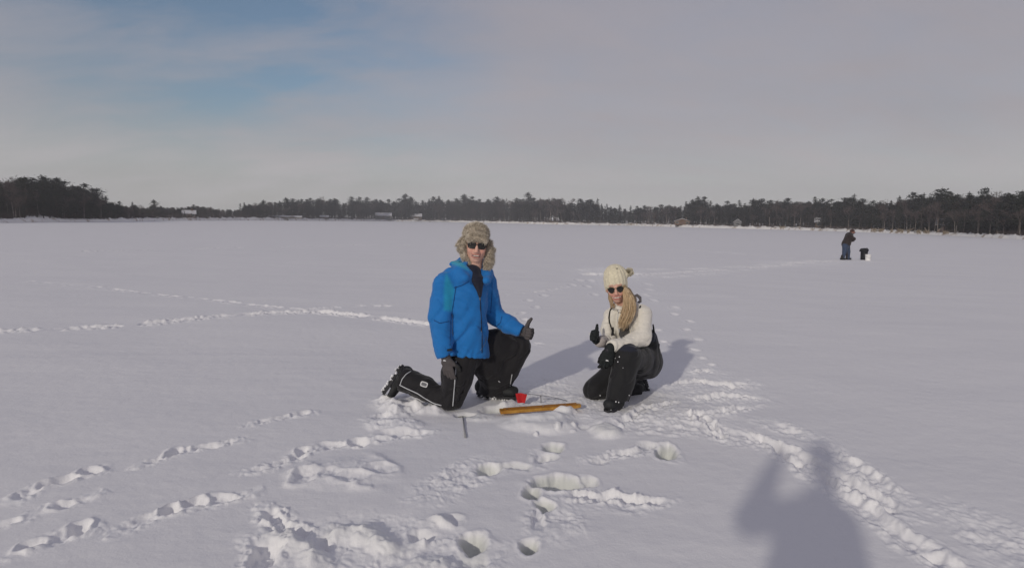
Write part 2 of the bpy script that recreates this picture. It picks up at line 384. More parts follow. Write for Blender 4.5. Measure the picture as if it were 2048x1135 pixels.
blob(985, 818, 56, 14, -.05, .1, .85); blob(930, 829, 44, 10, -.045, .2, .6); blob(960, 835, 90, 16, .012, .35, .2)
for px, py, hh in ((1111, 859, .03), (1072, 868, .022), (1150, 852, .02), (1145, 862, .012), (1245, 853, .02)): blob(px, py, 14, 6, hh)
ridge([(765, 800), (800, 812), (890, 826)], .05, .045); ridge([(775, 812), (800, 830)], .06, .05); ridge([(1030, 800), (1000, 812)], .03, .03)
# path crossing to the lower right corner
trench([(1240, 850), (1400, 855), (1560, 890)], .14, .015, rough=1.5, churn=.35)
trench([(1480, 862), (1590, 905), (1700, 962), (1810, 1030)], .09, .040, rough=.6, berm=.6, churn=.5)
trench([(1540, 880), (1625, 945), (1740, 1028), (1850, 1100), (1950, 1160)], .09, .040, rough=.6, berm=.6, churn=.5)
trench([(1640, 885), (1740, 950), (1800, 1000)], .07, .03, rough=1.3, churn=.6)
trench([(1530, 845), (1620, 870)], .10, .02, rough=1.8, churn=.6)
for d in ((1785, 1018, 40, 16, .08, 0), (1862, 1108, 52, 18, .09, 0), (1700, 965, 36, 12, .05, 0), (1590, 920, 50, 20, .06, 0)): dent(*d)
trench([(1930, 1030), (1990, 1065), (2060, 1140)], .14, .01, rough=2.5, churn=.5)
# paths further out
def line(px, w, dep, brk): trench(px, w * .75, dep * .8, rough=0.9, berm=0.9, brk=brk, churn=.35)
line([(-60, 668), (0, 664), (120, 657), (240, 650), (330, 643), (430, 634), (540, 626), (640, 622)], .20, .065, .25)
line([(150, 569), (250, 580), (330, 590), (430, 600), (520, 610), (600, 617), (680, 626), (680, 626)], .13, .028, .75); line([(620, 621), (700, 628), (780, 637), (870, 650)], .2, .06, .08)
line([(600, 619), (700, 610), (790, 611)], .16, .03, .9)
line([(40, 561), (150, 570)], .15, .02, .8); line([(1055, 683), (1110, 690)], .1, .02, .4)
line([(100, 506), (400, 497), (600, 492), (760, 488)], .45, .09, .8); line([(800, 489), (930, 485)], .45, .06, .7); line([(250, 470), (520, 462)], .7, .08, .9)
line([(940, 590), (1010, 588), (1090, 582), (1150, 571)], .14, .03, .5)
line([(1150, 548), (1290, 549), (1420, 541), (1540, 533), (1690, 521)], .4, .06, .35); line([(1280, 538), (1430, 536), (1560, 528), (1680, 519)], .4, .05, .5)
line([(1300, 556), (1420, 548), (1530, 536)], .3, .04, .7); line([(1560, 528), (1640, 524), (1730, 522)], .8, .05, .3); line([(1380, 500), (1530, 512), (1640, 521)], .3, .04, .6)
line([(1700, 520), (1745, 522)], .4, .04, .2)
blob(1225, 545, 150, 26, .0, .9); blob(1210, 565, 60, 30, 0, .5); blob(1600, 526, 170, 10, 0, .6)
for px, py in ((1056, 601), (1072, 614), (1041, 627), (1087, 591), (1143, 570), (1174, 573), (1189, 589), (1180, 561), (1158, 560), (1299, 580), (1307, 601), (1294, 568), (1290, 590), (1351, 615),
               (1348, 627), (1379, 642), (1372, 659), (1399, 679), (1386, 699), (1327, 683), (1317, 660), (1425, 730), (1402, 716), (1460, 777), (1399, 762), (1050, 640), (1345, 690)):
    dent(px, py, 17, 5.5, .055, 0, rim=.22)
for a, b in ((1170, 540), (1200, 550), (1230, 538), (1255, 552), (1290, 546), (1185, 548)): line([(a - 22, b), (a + 24, b + random.uniform(-3, 3))], .25, .05, .2)
# trodden patch round the second angler
blob(1700, 521, 90, 7, 0, .5)

# churned texture: clods, crumbs and small slides
I = np.nonzero(CH > 0.02)[0]; x, y = wx[I], wy[I]; c = CH[I] * (.72 + .28 * sstep(3, 4.5, gr_[I]))
far = np.clip(gr_[I] / 7, 1, 5)
ys = far * np.clip(far, 1, 3.5); xs = far * np.clip(far * .8, 1, 3)
f1, h1 = worley2(x / (0.095 * xs), y / (0.095 * ys)); f2, h2 = worley2(x / (0.040 * xs) + 5, y / (0.040 * ys))
n = fbm2(x / (0.13 * xs), y / (0.13 * ys), 3, .5)
H[I] += c * far ** 0.5 * (0.015 * n + 0.016 * (h1 - .35) * np.clip(1 - f1 * 1.25, 0, 1) + 0.017 * np.clip(.62 - f2, 0, 1) * (h2 > .4) + 0.005 * perlin2(x / (.022 * xs), y / (.022 * ys)))
H[I] += (1 - sstep(0.3, 0.6, c)) * c * 0.012 * np.clip(.5 - f2, 0, 1) * (h2 > .7)
# compact snow under the heavy things so that they stand on it
V = np.stack([gx, gy, H], 1)
def gheight(x, y):
    k = np.argmin((gx - x) ** 2 + (gy - y) ** 2); return float(H[k])
na, nr = gna, gnr
i = np.arange(nr - 1)[:, None] * na; j = np.arange(na)[None, :]; j2 = (j + 1) % na
F = np.stack([i + j, i + j2, i + na + j2, i + na + j], -1).reshape(-1, 4)[:, ::-1]
V = np.vstack([V, [[0, 0, float(H[0])]]])
wet = np.append(WET, 0); ch = np.append(CH, 0)
ncol = np.stack([np.clip(wet, 0, 1), np.clip(ch, 0, 1), wet * 0], 1)

sm = bpy.data.materials.new('snow'); sm.use_nodes = True; t = sm.node_tree; b = t.nodes['Principled BSDF']
def tn(ty, **k):
    q = t.nodes.new(ty)
    for a_, b_ in k.items(): setattr(q, a_, b_)
    return q
at = tn('ShaderNodeAttribute'); at.attribute_name = 'tint'; sp = tn('ShaderNodeSeparateColor'); t.links.new(at.outputs['Color'], sp.inputs[0])
tcn = tn('ShaderNodeTexCoord'); nz = tn('ShaderNodeTexNoise'); nz.inputs['Scale'].default_value = 0.35; nz.inputs['Detail'].default_value = 6; t.links.new(tcn.outputs['Object'], nz.inputs[0])
mixa = tn('ShaderNodeMix', data_type='RGBA'); t.links.new(nz.outputs[0], mixa.inputs[0]); mixa.inputs[6].default_value = (.79, .78, .79, 1); mixa.inputs[7].default_value = (.835, .825, .83, 1)
mixc = tn('ShaderNodeMix', data_type='RGBA'); t.links.new(sp.outputs[1], mixc.inputs[0]); t.links.new(mixa.outputs[2], mixc.inputs[6]); mixc.inputs[7].default_value = (.88, .87, .87, 1)
mixb = tn('ShaderNodeMix', data_type='RGBA'); t.links.new(sp.outputs[0], mixb.inputs[0]); t.links.new(mixc.outputs[2], mixb.inputs[6]); mixb.inputs[7].default_value = (.63, .64, .60, 1)
t.links.new(mixb.outputs[2], b.inputs['Base Color']); b.inputs['Roughness'].default_value = .75; b.inputs['Specular IOR Level'].default_value = .25
g1 = tn('ShaderNodeTexNoise'); g1.inputs['Scale'].default_value = 70; g1.inputs['Detail'].default_value = 5; g1.inputs['Roughness'].default_value = .7; t.links.new(tcn.outputs['Object'], g1.inputs[0])
g2 = tn('ShaderNodeTexNoise'); g2.inputs['Scale'].default_value = 9; g2.inputs['Detail'].default_value = 5; t.links.new(tcn.outputs['Object'], g2.inputs[0])
b1 = tn('ShaderNodeBump'); b1.inputs['Distance'].default_value = .0024; t.links.new(g1.outputs[0], b1.inputs['Height'])
b2 = tn('ShaderNodeBump'); b2.inputs['Distance'].default_value = .004; t.links.new(g2.outputs[0], b2.inputs['Height']); t.links.new(b1.outputs[0], b2.inputs['Normal'])
t.links.new(b2.outputs[0], b.inputs['Normal'])
M['snow'] = sm
fan = [(na * 0 + k, (k + 1) % na, len(V) - 1, len(V) - 1) for k in range(0)]
ground = obj('ground', V, F, sm, smooth=True, color=ncol)
tag(ground, 'snow covered frozen lake crossed by footprints and trails', kind='structure')

# ------------------------------------------------------------------ the far shore
SHORE = [(-320, 449), (-60, 447), (0, 445.5), (100, 444), (200, 443.3), (300, 441.5), (400, 441), (480, 440.6), (600, 441), (750, 441.8), (900, 443.8), (1000, 446), (1130, 449),
         (1250, 450.8), (1340, 453.5), (1480, 457), (1560, 459), (1660, 462), (1760, 465.5), (1850, 469), (1940, 473), (2048, 479), (2120, 483), (2400, 500)]
SX = np.array([s[0] for s in SHORE], float); SY = np.array([s[1] for s in SHORE], float)
TOP = [(-320, 345), (0, 357), (18, 360), (38, 348), (55, 353), (70, 356), (90, 351), (110, 354), (122, 357), (133, 361), (150, 368), (168, 367), (185, 376), (198, 376), (207, 388), (215, 393), (225, 404), (240, 402),
       (253, 411), (264, 403), (280, 407), (290, 414), (310, 399), (325, 411), (345, 413), (365, 413), (390, 409), (420, 412), (440, 416), (475, 418), (482, 406), (490, 404), (500, 408), (514, 404), (528, 400),
       (546, 402), (560, 401), (574, 395), (585, 396), (604, 397), (620, 395), (635, 396), (649, 391), (660, 398), (670, 396), (678, 398), (686, 405), (703, 393), (719, 393), (734, 394), (752, 398), (762, 399), (777, 398), (787, 402),
       (798, 396), (810, 387), (823, 393), (835, 402), (846, 400), (857, 397), (868, 393), (879, 391), (896, 399), (914, 396), (927, 388), (942, 392), (960, 398), (975, 398), (993, 393), (1008, 394), (1020, 400), (1035, 395), (1055, 385),
       (1066, 396), (1081, 394), (1101, 392), (1114, 394), (1127, 393), (1140, 405), (1160, 397), (1178, 398), (1194, 397), (1203, 407), (1213, 407), (1221, 412), (1239, 409), (1249, 417), (1259, 411), (1274, 412), (1285, 410), (1297, 410),
       (1310, 413), (1320, 409), (1333, 407), (1350, 409), (1359, 411), (1371, 402), (1382, 399), (1393, 393), (1406, 393), (1419, 401), (1432, 407), (1454, 402), (1467, 406), (1476, 399), (1487, 406), (1503, 397), (1516, 396), (1537, 399),
       (1553, 397), (1575, 396), (1588, 401), (1600, 401), (1612, 400), (1626, 392), (1642, 397), (1658, 397), (1671, 402), (1685, 394), (1703, 387), (1714, 400), (1722, 397), (1733, 407), (1741, 400), (1754, 403), (1765, 395), (1778, 400),
       (1792, 391), (1808, 394), (1821, 384), (1840, 385), (1856, 392), (1875, 376), (1891, 382), (1907, 388), (1917, 395), (1928, 382), (1939, 388), (1955, 374), (1966, 388), (1979, 386), (1992, 379), (2006, 386), (2022, 388), (2035, 381), (2046, 380), (2120, 372), (2400, 360)]
TX = np.array([q[0] for q in TOP], float); TY = np.array([q[1] for q in TOP], float)
def shore_pt(px): return G(px, float(np.interp(px, SX, SY)))
def bank_h(off, px):
    h = np.interp(off, [0, .6, 2, 8, 40, 180], [-.03, .32, .55, .65, 1.1, 4.0])
    h *= float(np.clip(math.hypot(*shore_pt(px)[:2]) / 150, 1, 1.9)) if off < 60 else 1.0
    h += 0.55 * math.exp(-((px - 78) / 34) ** 2) * np.interp(off, [0, 1, 5, 14], [0, .25, 1, 1.5])
    return float(h)
def behind(px, off):                   # a point `off` metres inland of the shore, on the line of sight of px
    s = shore_pt(px); d = s[:2] / np.linalg.norm(s[:2]); q = s[:2] + d * off
    return np.array([q[0], q[1], bank_h(off, px)])
offs = [-1.0, 0, .3, .8, 1.6, 3, 5, 9, 16, 40, 90, 180]
pxs = np.concatenate([np.arange(-320, 2400, 5.0)])
V = []
for px in pxs:
    for k, o_ in enumerate(offs):
        o2 = o_ + (0.5 * math.sin(px * .21) + .5 * math.sin(px * .093 + 2)) * (1 if 0 < k < 7 else 0)
        q = behind(px, o2) if o_ > 0 else np.append(behind(px, o2)[:2], -0.06)
        if 1 < k < 8: q[2] *= 1 + (0.45 if px > 216 else .2) * math.sin(px * .37 + k) * math.sin(px * .13 + 1) + (0.2 if px > 216 else .05) * random.uniform(-1, 1)
        V.append(q)
no = len(offs); F = [(a * no + b, (a + 1) * no + b, (a + 1) * no + b + 1, a * no + b + 1) for a in range(len(pxs) - 1) for b in range(no - 1)]
M['bank'] = material('bank snow', (.88, .86, .83), rough=.8, c2=(.46, .38, .30), vscale=.5, bump=.03, bscale=1.5)
for nd in M['bank'].node_tree.nodes:
    if nd.type == 'MAP_RANGE': nd.inputs[1].default_value = .54; nd.inputs[2].default_value = .66
tag(obj('terrain', V, F, M['bank']), 'low snowy shore bank along the edge of the frozen lake', kind='structure')

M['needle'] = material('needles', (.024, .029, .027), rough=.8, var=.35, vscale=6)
M['needle2'] = material('lighter needles', (.032, .038, .030), rough=.8, var=.35, vscale=6)  # a little lighter, for every other conifer variant
M['bark'] = material('conifer bark', (.07, .055, .045), rough=.9, var=.3)
M['pale'] = material('pale birch bark', (.30, .27, .24), rough=.8, c2=(.16, .13, .12), vscale=9)
M['twig'] = material('bare twigs', (.105, .082, .078), rough=.9, var=.25, vscale=3)
def unit_tube(p, r1, q, r2, n=4):
    p, q = np.asarray(p), np.asarray(q); d = q - p; d = d / (np.linalg.norm(d) + 1e-9)
    a = np.cross(d, [0.3, 0.2, 1]); a /= np.linalg.norm(a) + 1e-9; b = np.cross(d, a); V = []
    for c, r in ((p, r1), (q, r2)):
        for k in range(n): th = 6.2832 * k / n; V.append(c + r * (math.cos(th) * a + math.sin(th) * b))
    return V, [(k, (k + 1) % n, n + (k + 1) % n, n + k) for k in range(n)]
def leaves(cs, size, rg, flat=0.5):
    n = len(cs); a = rg.normal(size=(n, 3)); a[:, 2] *= flat; a /= np.linalg.norm(a, axis=1)[:, None]
    b = rg.normal(size=(n, 3)); b = np.cross(a, b); b /= np.linalg.norm(b, axis=1)[:, None] + 1e-9
    s = size * rg.uniform(.55, 1.35, (n, 1)); V = np.stack([cs - a * s, cs + a * s, cs + b * s * .8], 1).reshape(-1, 3)
    return V, np.arange(3 * n).reshape(-1, 3)
def tree_arrays(kind, seed, dens=1.0):
    rg = np.random.default_rng(seed); T = MB(); C = []
    lean = rg.normal(0, .02, 2)
    def tp(t): return np.array([lean[0] * t + .012 * math.sin(5 * t + seed), lean[1] * t, t])
    if kind in ('pine', 'spruce'):
        for k in range(6): T.add(*unit_tube(tp(k / 6), .017 * (1 - .8 * k / 6), tp((k + 1) / 6), .017 * (1 - .8 * (k + 1) / 6), 5))
        t0 = .10 if kind == 'spruce' else rg.uniform(.08, .26); nw = int(rg.integers(15, 19) if kind == 'pine' else 19); Vs = []
        bulge = rg.uniform(.55, .75)
        for w in range(nw):
            t = t0 + (1 - t0) * ((w + rg.uniform(-.2, .2)) / nw); u = np.clip((t - t0) / (1 - t0), 0, 1)
            if kind == 'spruce': Lb = .20 * (1 - u) ** .85 + .012
            else: Lb = .23 * (math.sin(math.pi * min(1, (u * .80 + .16))) ** .8) * (1 - .35 * u)
            for bnum in range(5):
                if kind == 'pine' and rg.random() < .18: continue
                az = rg.uniform(0, 6.283); L_ = Lb * rg.uniform(.5, 1.3 if kind == 'pine' else 1.1); up = (rg.uniform(.05, .5) if kind == 'pine' else rg.uniform(-.35, .0))
                d = np.array([math.cos(az), math.sin(az), up]); p0 = tp(t); p1 = p0 + d * L_
                T.add(*unit_tube(p0, .005, p1, .0015, 3))
                nn = int((24 if kind == 'pine' else 15) * dens); s = rg.uniform(.22, 1.05, nn)[:, None]
                spread = .032 if kind == 'pine' else .016
                Vs.append(p0 + d * L_ * s + rg.normal(0, spread, (nn, 3)) * np.array([1, 1, .55]))
        Vs.append(tp(1.0) + rg.normal(0, .008, (10, 3)) * np.array([1, 1, 2.2]) - [0, 0, .015])
        V, F = leaves(np.vstack(Vs), .019 if kind == 'pine' else .015, rg, .45)
        return (np.vstack(T.V), T.F), (V, F)
    # bare broadleaf: pale trunk, branching to fine twigs
    K = MB()
    def grow(p, d, L_, r, dep):
        q = p + d * L_; (T if dep == 0 else K).add(*unit_tube(p, r, q, r * .72, 5 if dep == 0 else 3))
        if dep >= 4:
            for _ in range(int(5 * dens)):
                e = d + rg.normal(0, .55, 3); e[2] += .25; e /= np.linalg.norm(e); tip = q + e * rg.uniform(.03, .075); sd_ = np.cross(e, rg.normal(size=3)); sd_ /= np.linalg.norm(sd_)
                K.add([q - sd_ * .0026, q + sd_ * .0026, tip], [(0, 1, 2)])
            return
        nk = 2 if dep == 0 else 3
        for k in range(nk + (rg.random() < .4)):
            e = d + rg.normal(0, .42 if dep else .22, 3); e[2] += .18; e /= np.linalg.norm(e)
            grow(q - d * L_ * rg.uniform(0, .35), e, L_ * rg.uniform(.58, .80) * (1 if dep else .75), r * .60, dep + 1)
    d0 = np.array([rg.normal(0, .06), rg.normal(0, .04), 1]); d0 /= np.linalg.norm(d0)
    grow(np.zeros(3), d0, .40, .010, 0)
    A = np.vstack(K.V); zmax = A[:, 2].max(); T2 = np.vstack(T.V) / zmax; return (T2, T.F), (A / zmax, K.F)
KINDS = {'pine': ('pine_tree', 'needle'), 'spruce': ('spruce_tree', 'needle'), 'bare': ('bare_tree', 'twig')}
LIB = {}
for kd, cnt in (('pine', 9), ('spruce', 5), ('bare', 8)):
    for s_ in range(cnt):
        (tv, tf), (cv_, cf) = tree_arrays(kd, 100 + s_ * 7 + len(kd))
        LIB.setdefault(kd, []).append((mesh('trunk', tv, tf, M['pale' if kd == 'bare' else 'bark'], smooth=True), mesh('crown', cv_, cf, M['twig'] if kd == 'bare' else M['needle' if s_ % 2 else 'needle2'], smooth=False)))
SECT = [(-400, 216, 'on the left headland'), (216, 330, 'on low shore beside the left headland'), (330, 478, 'on the low distant shore at left'), (478, 640, 'round the long low cottage'),
        (640, 745, 'left of the white-roofed house'), (745, 905, 'between white-roofed house and fur hat'), (905, 1000, 'above the fur hat'), (1000, 1150, 'round the snow-roofed gazebo'), (1150, 1260, 'above the bobble hat'),
        (1260, 1345, 'just left of the orange log cabin'), (1345, 1450, 'behind the orange log cabin'), (1450, 1560, 'round the grey shed'), (1560, 1680, 'left of the standing angler'), (1680, 1790, 'behind the standing angler'), (1790, 1900, 'behind the fallen logs'), (1900, 2500, 'at the right end of the shore')]
WORD = {'pine': 'ragged dark pine', 'spruce': 'pointed dark spruce', 'bare': 'leafless pale-stemmed tree'}
ORD = ['first', 'second', 'third', 'fourth', 'fifth', 'sixth', 'seventh', 'eighth', 'ninth', 'tenth', 'eleventh', 'twelfth', 'thirteenth', 'fourteenth', 'fifteenth', 'sixteenth', 'seventeenth', 'eighteenth', 'nineteenth', 'twentieth', 'twenty-first', 'twenty-second', 'twenty-third', 'twenty-fourth']
PLAN = []                               # px, top y, inland offset, kind, row
rt = random.Random(5)
def kind_at(px, y, row):
    if row == 'front':
        w = (.55, .15, .30) if px < 216 else ((.12, .25, .63) if px < 1600 else (.3, .22, .48))
    else: w = (.72, .2, .08)
    r_ = rt.random(); return 'pine' if r_ < w[0] else ('spruce' if r_ < w[0] + w[1] else 'bare')
FORCE = {1081: 'bare', 1101: 'bare', 1114: 'bare', 1127: 'bare', 1350: 'bare', 1333: 'bare', 1588: 'bare', 1600: 'bare', 1612: 'bare', 1553: 'bare', 1454: 'pine', 1476: 'spruce', 1703: 'spruce', 1928: 'spruce', 482: 'spruce', 490: 'spruce',
         264: 'spruce', 240: 'pine', 310: 'pine', 1055: 'pine', 1393: 'pine', 1406: 'pine', 810: 'pine', 927: 'pine', 1875: 'pine', 1955: 'pine', 1792: 'spruce', 1979: 'bare', 1765: 'bare', 1808: 'bare', 1239: 'spruce', 1259: 'spruce', 1203: 'spruce', 1221: 'spruce', 365: 'bare', 420: 'bare', 440: 'bare', 345: 'bare', 475: 'bare', 514: 'bare'}
for px, y in TOP:
    if -30 < px < 2090: PLAN.append((px, y, rt.uniform(7, 13), FORCE.get(px) or kind_at(px, y, 'sky'), 'skyline'))
CAB = [(366, 392), (528, 604), (744, 790), (816, 848), (1094, 1122), (1348, 1380), (1466, 1482), (48, 112)]
npick = 0
while npick < 158:
    px = rt.uniform(-25, 2085)
    if rt.random() > (1.0 if px < 230 or px > 1250 else .75): continue
    if any(a - 1 < px < b + 1 for a, b in CAB) and rt.random() > .25: continue
    sy = np.interp(px, SX, SY); ty = np.interp(px, TX, TY); fr = rt.uniform(.42, .86); PLAN.append((px, sy - (sy - ty) * fr, rt.uniform(1.5, 6), kind_at(px, 0, 'front'), 'front')); npick += 1
PLAN.append((76, 432, 3.2, 'spruce', 'front'))
PLAN.sort(key=lambda a: a[0]); cnt = {}
tot = {}
def sect(px): return next(s_ for s_ in SECT if s_[0] <= px < s_[1])[2]
for px, y, off, kd, row in PLAN:
    k = (sect(px), kd, row); tot[k] = tot.get(k, 0) + 1
def tree_h(px, y, off):
    b = behind(px, off); dist = np.linalg.norm(b[:2]); d = pixdir(px, y); top = HC + d[2] / math.hypot(d[0], d[1]) * dist
    return b, top - b[2]
for px, y, off, kd, row in PLAN:
    b, hgt = tree_h(px, y, off); hgt = max(hgt, .8)
    lib = LIB[kd][rt.randrange(len(LIB[kd]))]; e = empty(KINDS[kd][0], b - [0, 0, .05])
    wf = {'pine': rt.uniform(1.0, 1.45), 'spruce': rt.uniform(1.0, 1.35), 'bare': rt.uniform(.9, 1.25)}[kd]
    if px < 230 and kd == 'pine': wf *= 1.15
    e.scale = (hgt * wf, hgt * wf, hgt); e.rotation_euler = (0, 0, rt.uniform(0, 6.28))
    k = (sect(px), kd, row); cnt[k] = cnt.get(k, 0) + 1
    o_ = ORD[min(cnt[k], 24) - 1] + ' ' if tot[k] > 1 else ''
    tail = ' from the left' if tot[k] > 1 else ''
    rw = 'tall' if row == 'skyline' else 'shorter front-row'
    tag(e, f'{o_}{rw} {WORD[kd]}{tail} {k[0]}', 'tree', 'trees along the far shore')
    for nm, me in zip(('trunk', 'crown'), lib):
        c = bpy.data.objects.new(nm, me); COL.objects.link(c); c.parent = e
# the wood behind them, one mass
WV, WF_, wn = {}, {}, {}
low = {k: [tree_arrays(k, 900 + i_, d_) for i_ in range(4)] for k, d_ in (('pine', .6), ('spruce', .5), ('bare', .6))}
px = -300.0; wood = {'n': [[], [], 0], 'b': [[], [], 0], 't': [[], [], 0]}
def wadd(key, V, F):
    w = wood[key]; w[0].append(V); w[1].append(np.asarray(F if not isinstance(F, np.ndarray) else F) + w[2] if isinstance(F, np.ndarray) else [tuple(i_ + w[2] for i_ in f) for f in F]); w[2] += len(V)
while px < 2380:
    for off in (11, 14, 18, 27, 40):
        q = px + rt.uniform(-3, 3); ty = max(np.interp(q + dx, TX, TY) for dx in (-9, -4, 0, 4, 9)); sy = np.interp(q, SX, SY)
        y = ty + (sy - ty) * (rt.uniform(.03, .22) if off > 14 else rt.uniform(.2, .65)); b, hgt = tree_h(q, y, off); hgt = max(hgt, 1)
        r_ = rt.random(); kd = 'bare' if r_ < ((.30 if off < 16 else .18) if q > 216 else .12) else ('spruce' if r_ < .5 else 'pine')
        (tv, tf), (cv_, cf) = low[kd][rt.randrange(4)]; an = rt.uniform(0, 6.28); rot = np.array([[math.cos(an), -math.sin(an), 0], [math.sin(an), math.cos(an), 0], [0, 0, 1]])
        sc = np.array([hgt * 1.7, hgt * 1.7, hgt])
        wadd('b' if kd != 'bare' else 't', (tv * sc) @ rot.T + b, tf); wadd('n' if kd != 'bare' else 't', (cv_ * sc) @ rot.T + b, cf)
    px += 3.2 if 225 < px < 520 else 6.5 if px < 2060 and px > -20 else 22
allV, allF, mi, n0 = [], [], [], 0
for k_, (key) in enumerate(('n', 'b', 't')):
    for V_, F_ in zip(wood[key][0], wood[key][1]):
        allV.append(V_); fl = F_.tolist() if isinstance(F_, np.ndarray) else F_
        allF += [tuple(i_ + n0 for i_ in f) for f in fl]; mi += [k_] * len(fl)
    n0 += wood[key][2]
me = mesh('distant_wood', np.vstack(allV), allF, None, smooth=False, mats=[M['needle'], M['bark'], M['twig']]); me.polygons.foreach_set('material_index', np.array(mi, dtype=np.int32))
dw = bpy.data.objects.new('distant_wood', me); COL.objects.link(dw); tag(dw, 'dark mixed wood rising behind the shore trees', 'wood', kind='stuff')
# undergrowth: brush and dead reeds at the edge
U, UF, ucol = [], [], []
rg = np.random.default_rng(3)
for _ in range(30000):
    px = rg.uniform(-60, 2110)
    reed = 1735 < px < 1890 or 1555 < px < 1600 or 1235 < px < 1275
    if _ % 14 == 0: px = rg.uniform(1640, 1900); reed = px > 1740
    if reed and math.sin(px * .35) + math.sin(px * .13) < .1: continue
    off = rg.uniform(.3, 2.4) if reed else rg.uniform(3.0, 14)
    b = behind(px, off); h = rg.uniform(.25, .8) if reed else rg.uniform(.3, 1.5) * (1.0 if px < 1300 else .7); w = .014 if reed else .02
    w *= max(1, b[1] / 120); tip = b + [rg.normal(0, .3 * h), rg.normal(0, .2), h]; n = len(U)
    U += [b - [w, 0, .1], b + [w, 0, -.1], tip]; UF.append((n, n + 1, n + 2)); ucol += [(.30, .235, .16) if reed else (.075, .058, .055)] * 3
M['brush'] = material('dead stems', attr=True, rough=.9)
tag(obj('undergrowth', U, UF, M['brush'], color=np.array(ucol), smooth=False), 'dead reeds and bare brush along the shore edge', 'brush', kind='stuff')
# fallen logs and driftwood at right
M['log'] = material('weathered log', (.24, .19, .15), rough=.9, var=.3)
logs = [(1752, 1776, 461, 464, 'thin grey log lying along the shore right behind the angler'), (1790, 1806, 455, 465, 'leaning log rising to the left behind the black draped bucket'), (1812, 1826, 468, 456, 'leaning log rising to the right near the reeds'),
        (1828, 1852, 464, 467, 'low log lying flat before the right-hand wood'), (1848, 1856, 455, 468, 'short steep log resting on the bank at right'), (1868, 1880, 470, 458, 'pale leaning log furthest right on the bank')]
for x0, x1, y0, y1, lb in logs:
    a = behind(x0, .8); b_ = behind(x1, 1.6)
    for q_, yy in ((a, y0), (b_, y1)):
        d = pixdir(x0 if q_ is a else x1, yy); q_[2] = max(.1, HC + d[2] / math.hypot(d[0], d[1]) * np.linalg.norm(q_[:2]))
    mb = MB(); mid = (a + b_) / 2 + [0, 0, .05]; mb.tube([a, mid, b_], [.09, .08, .05], 7); mb.tube([mid, mid + [.25, 0, .35]], [.03, .01], 5); mb.tube([mid * .6 + b_ * .4, mid * .6 + b_ * .4 + [-.2, .1, .3]], [.03, .01], 5)
    tag(mb.build('fallen_log', M['log'], base=a, smooth=True), lb, 'log', 'fallen logs on the right shore')

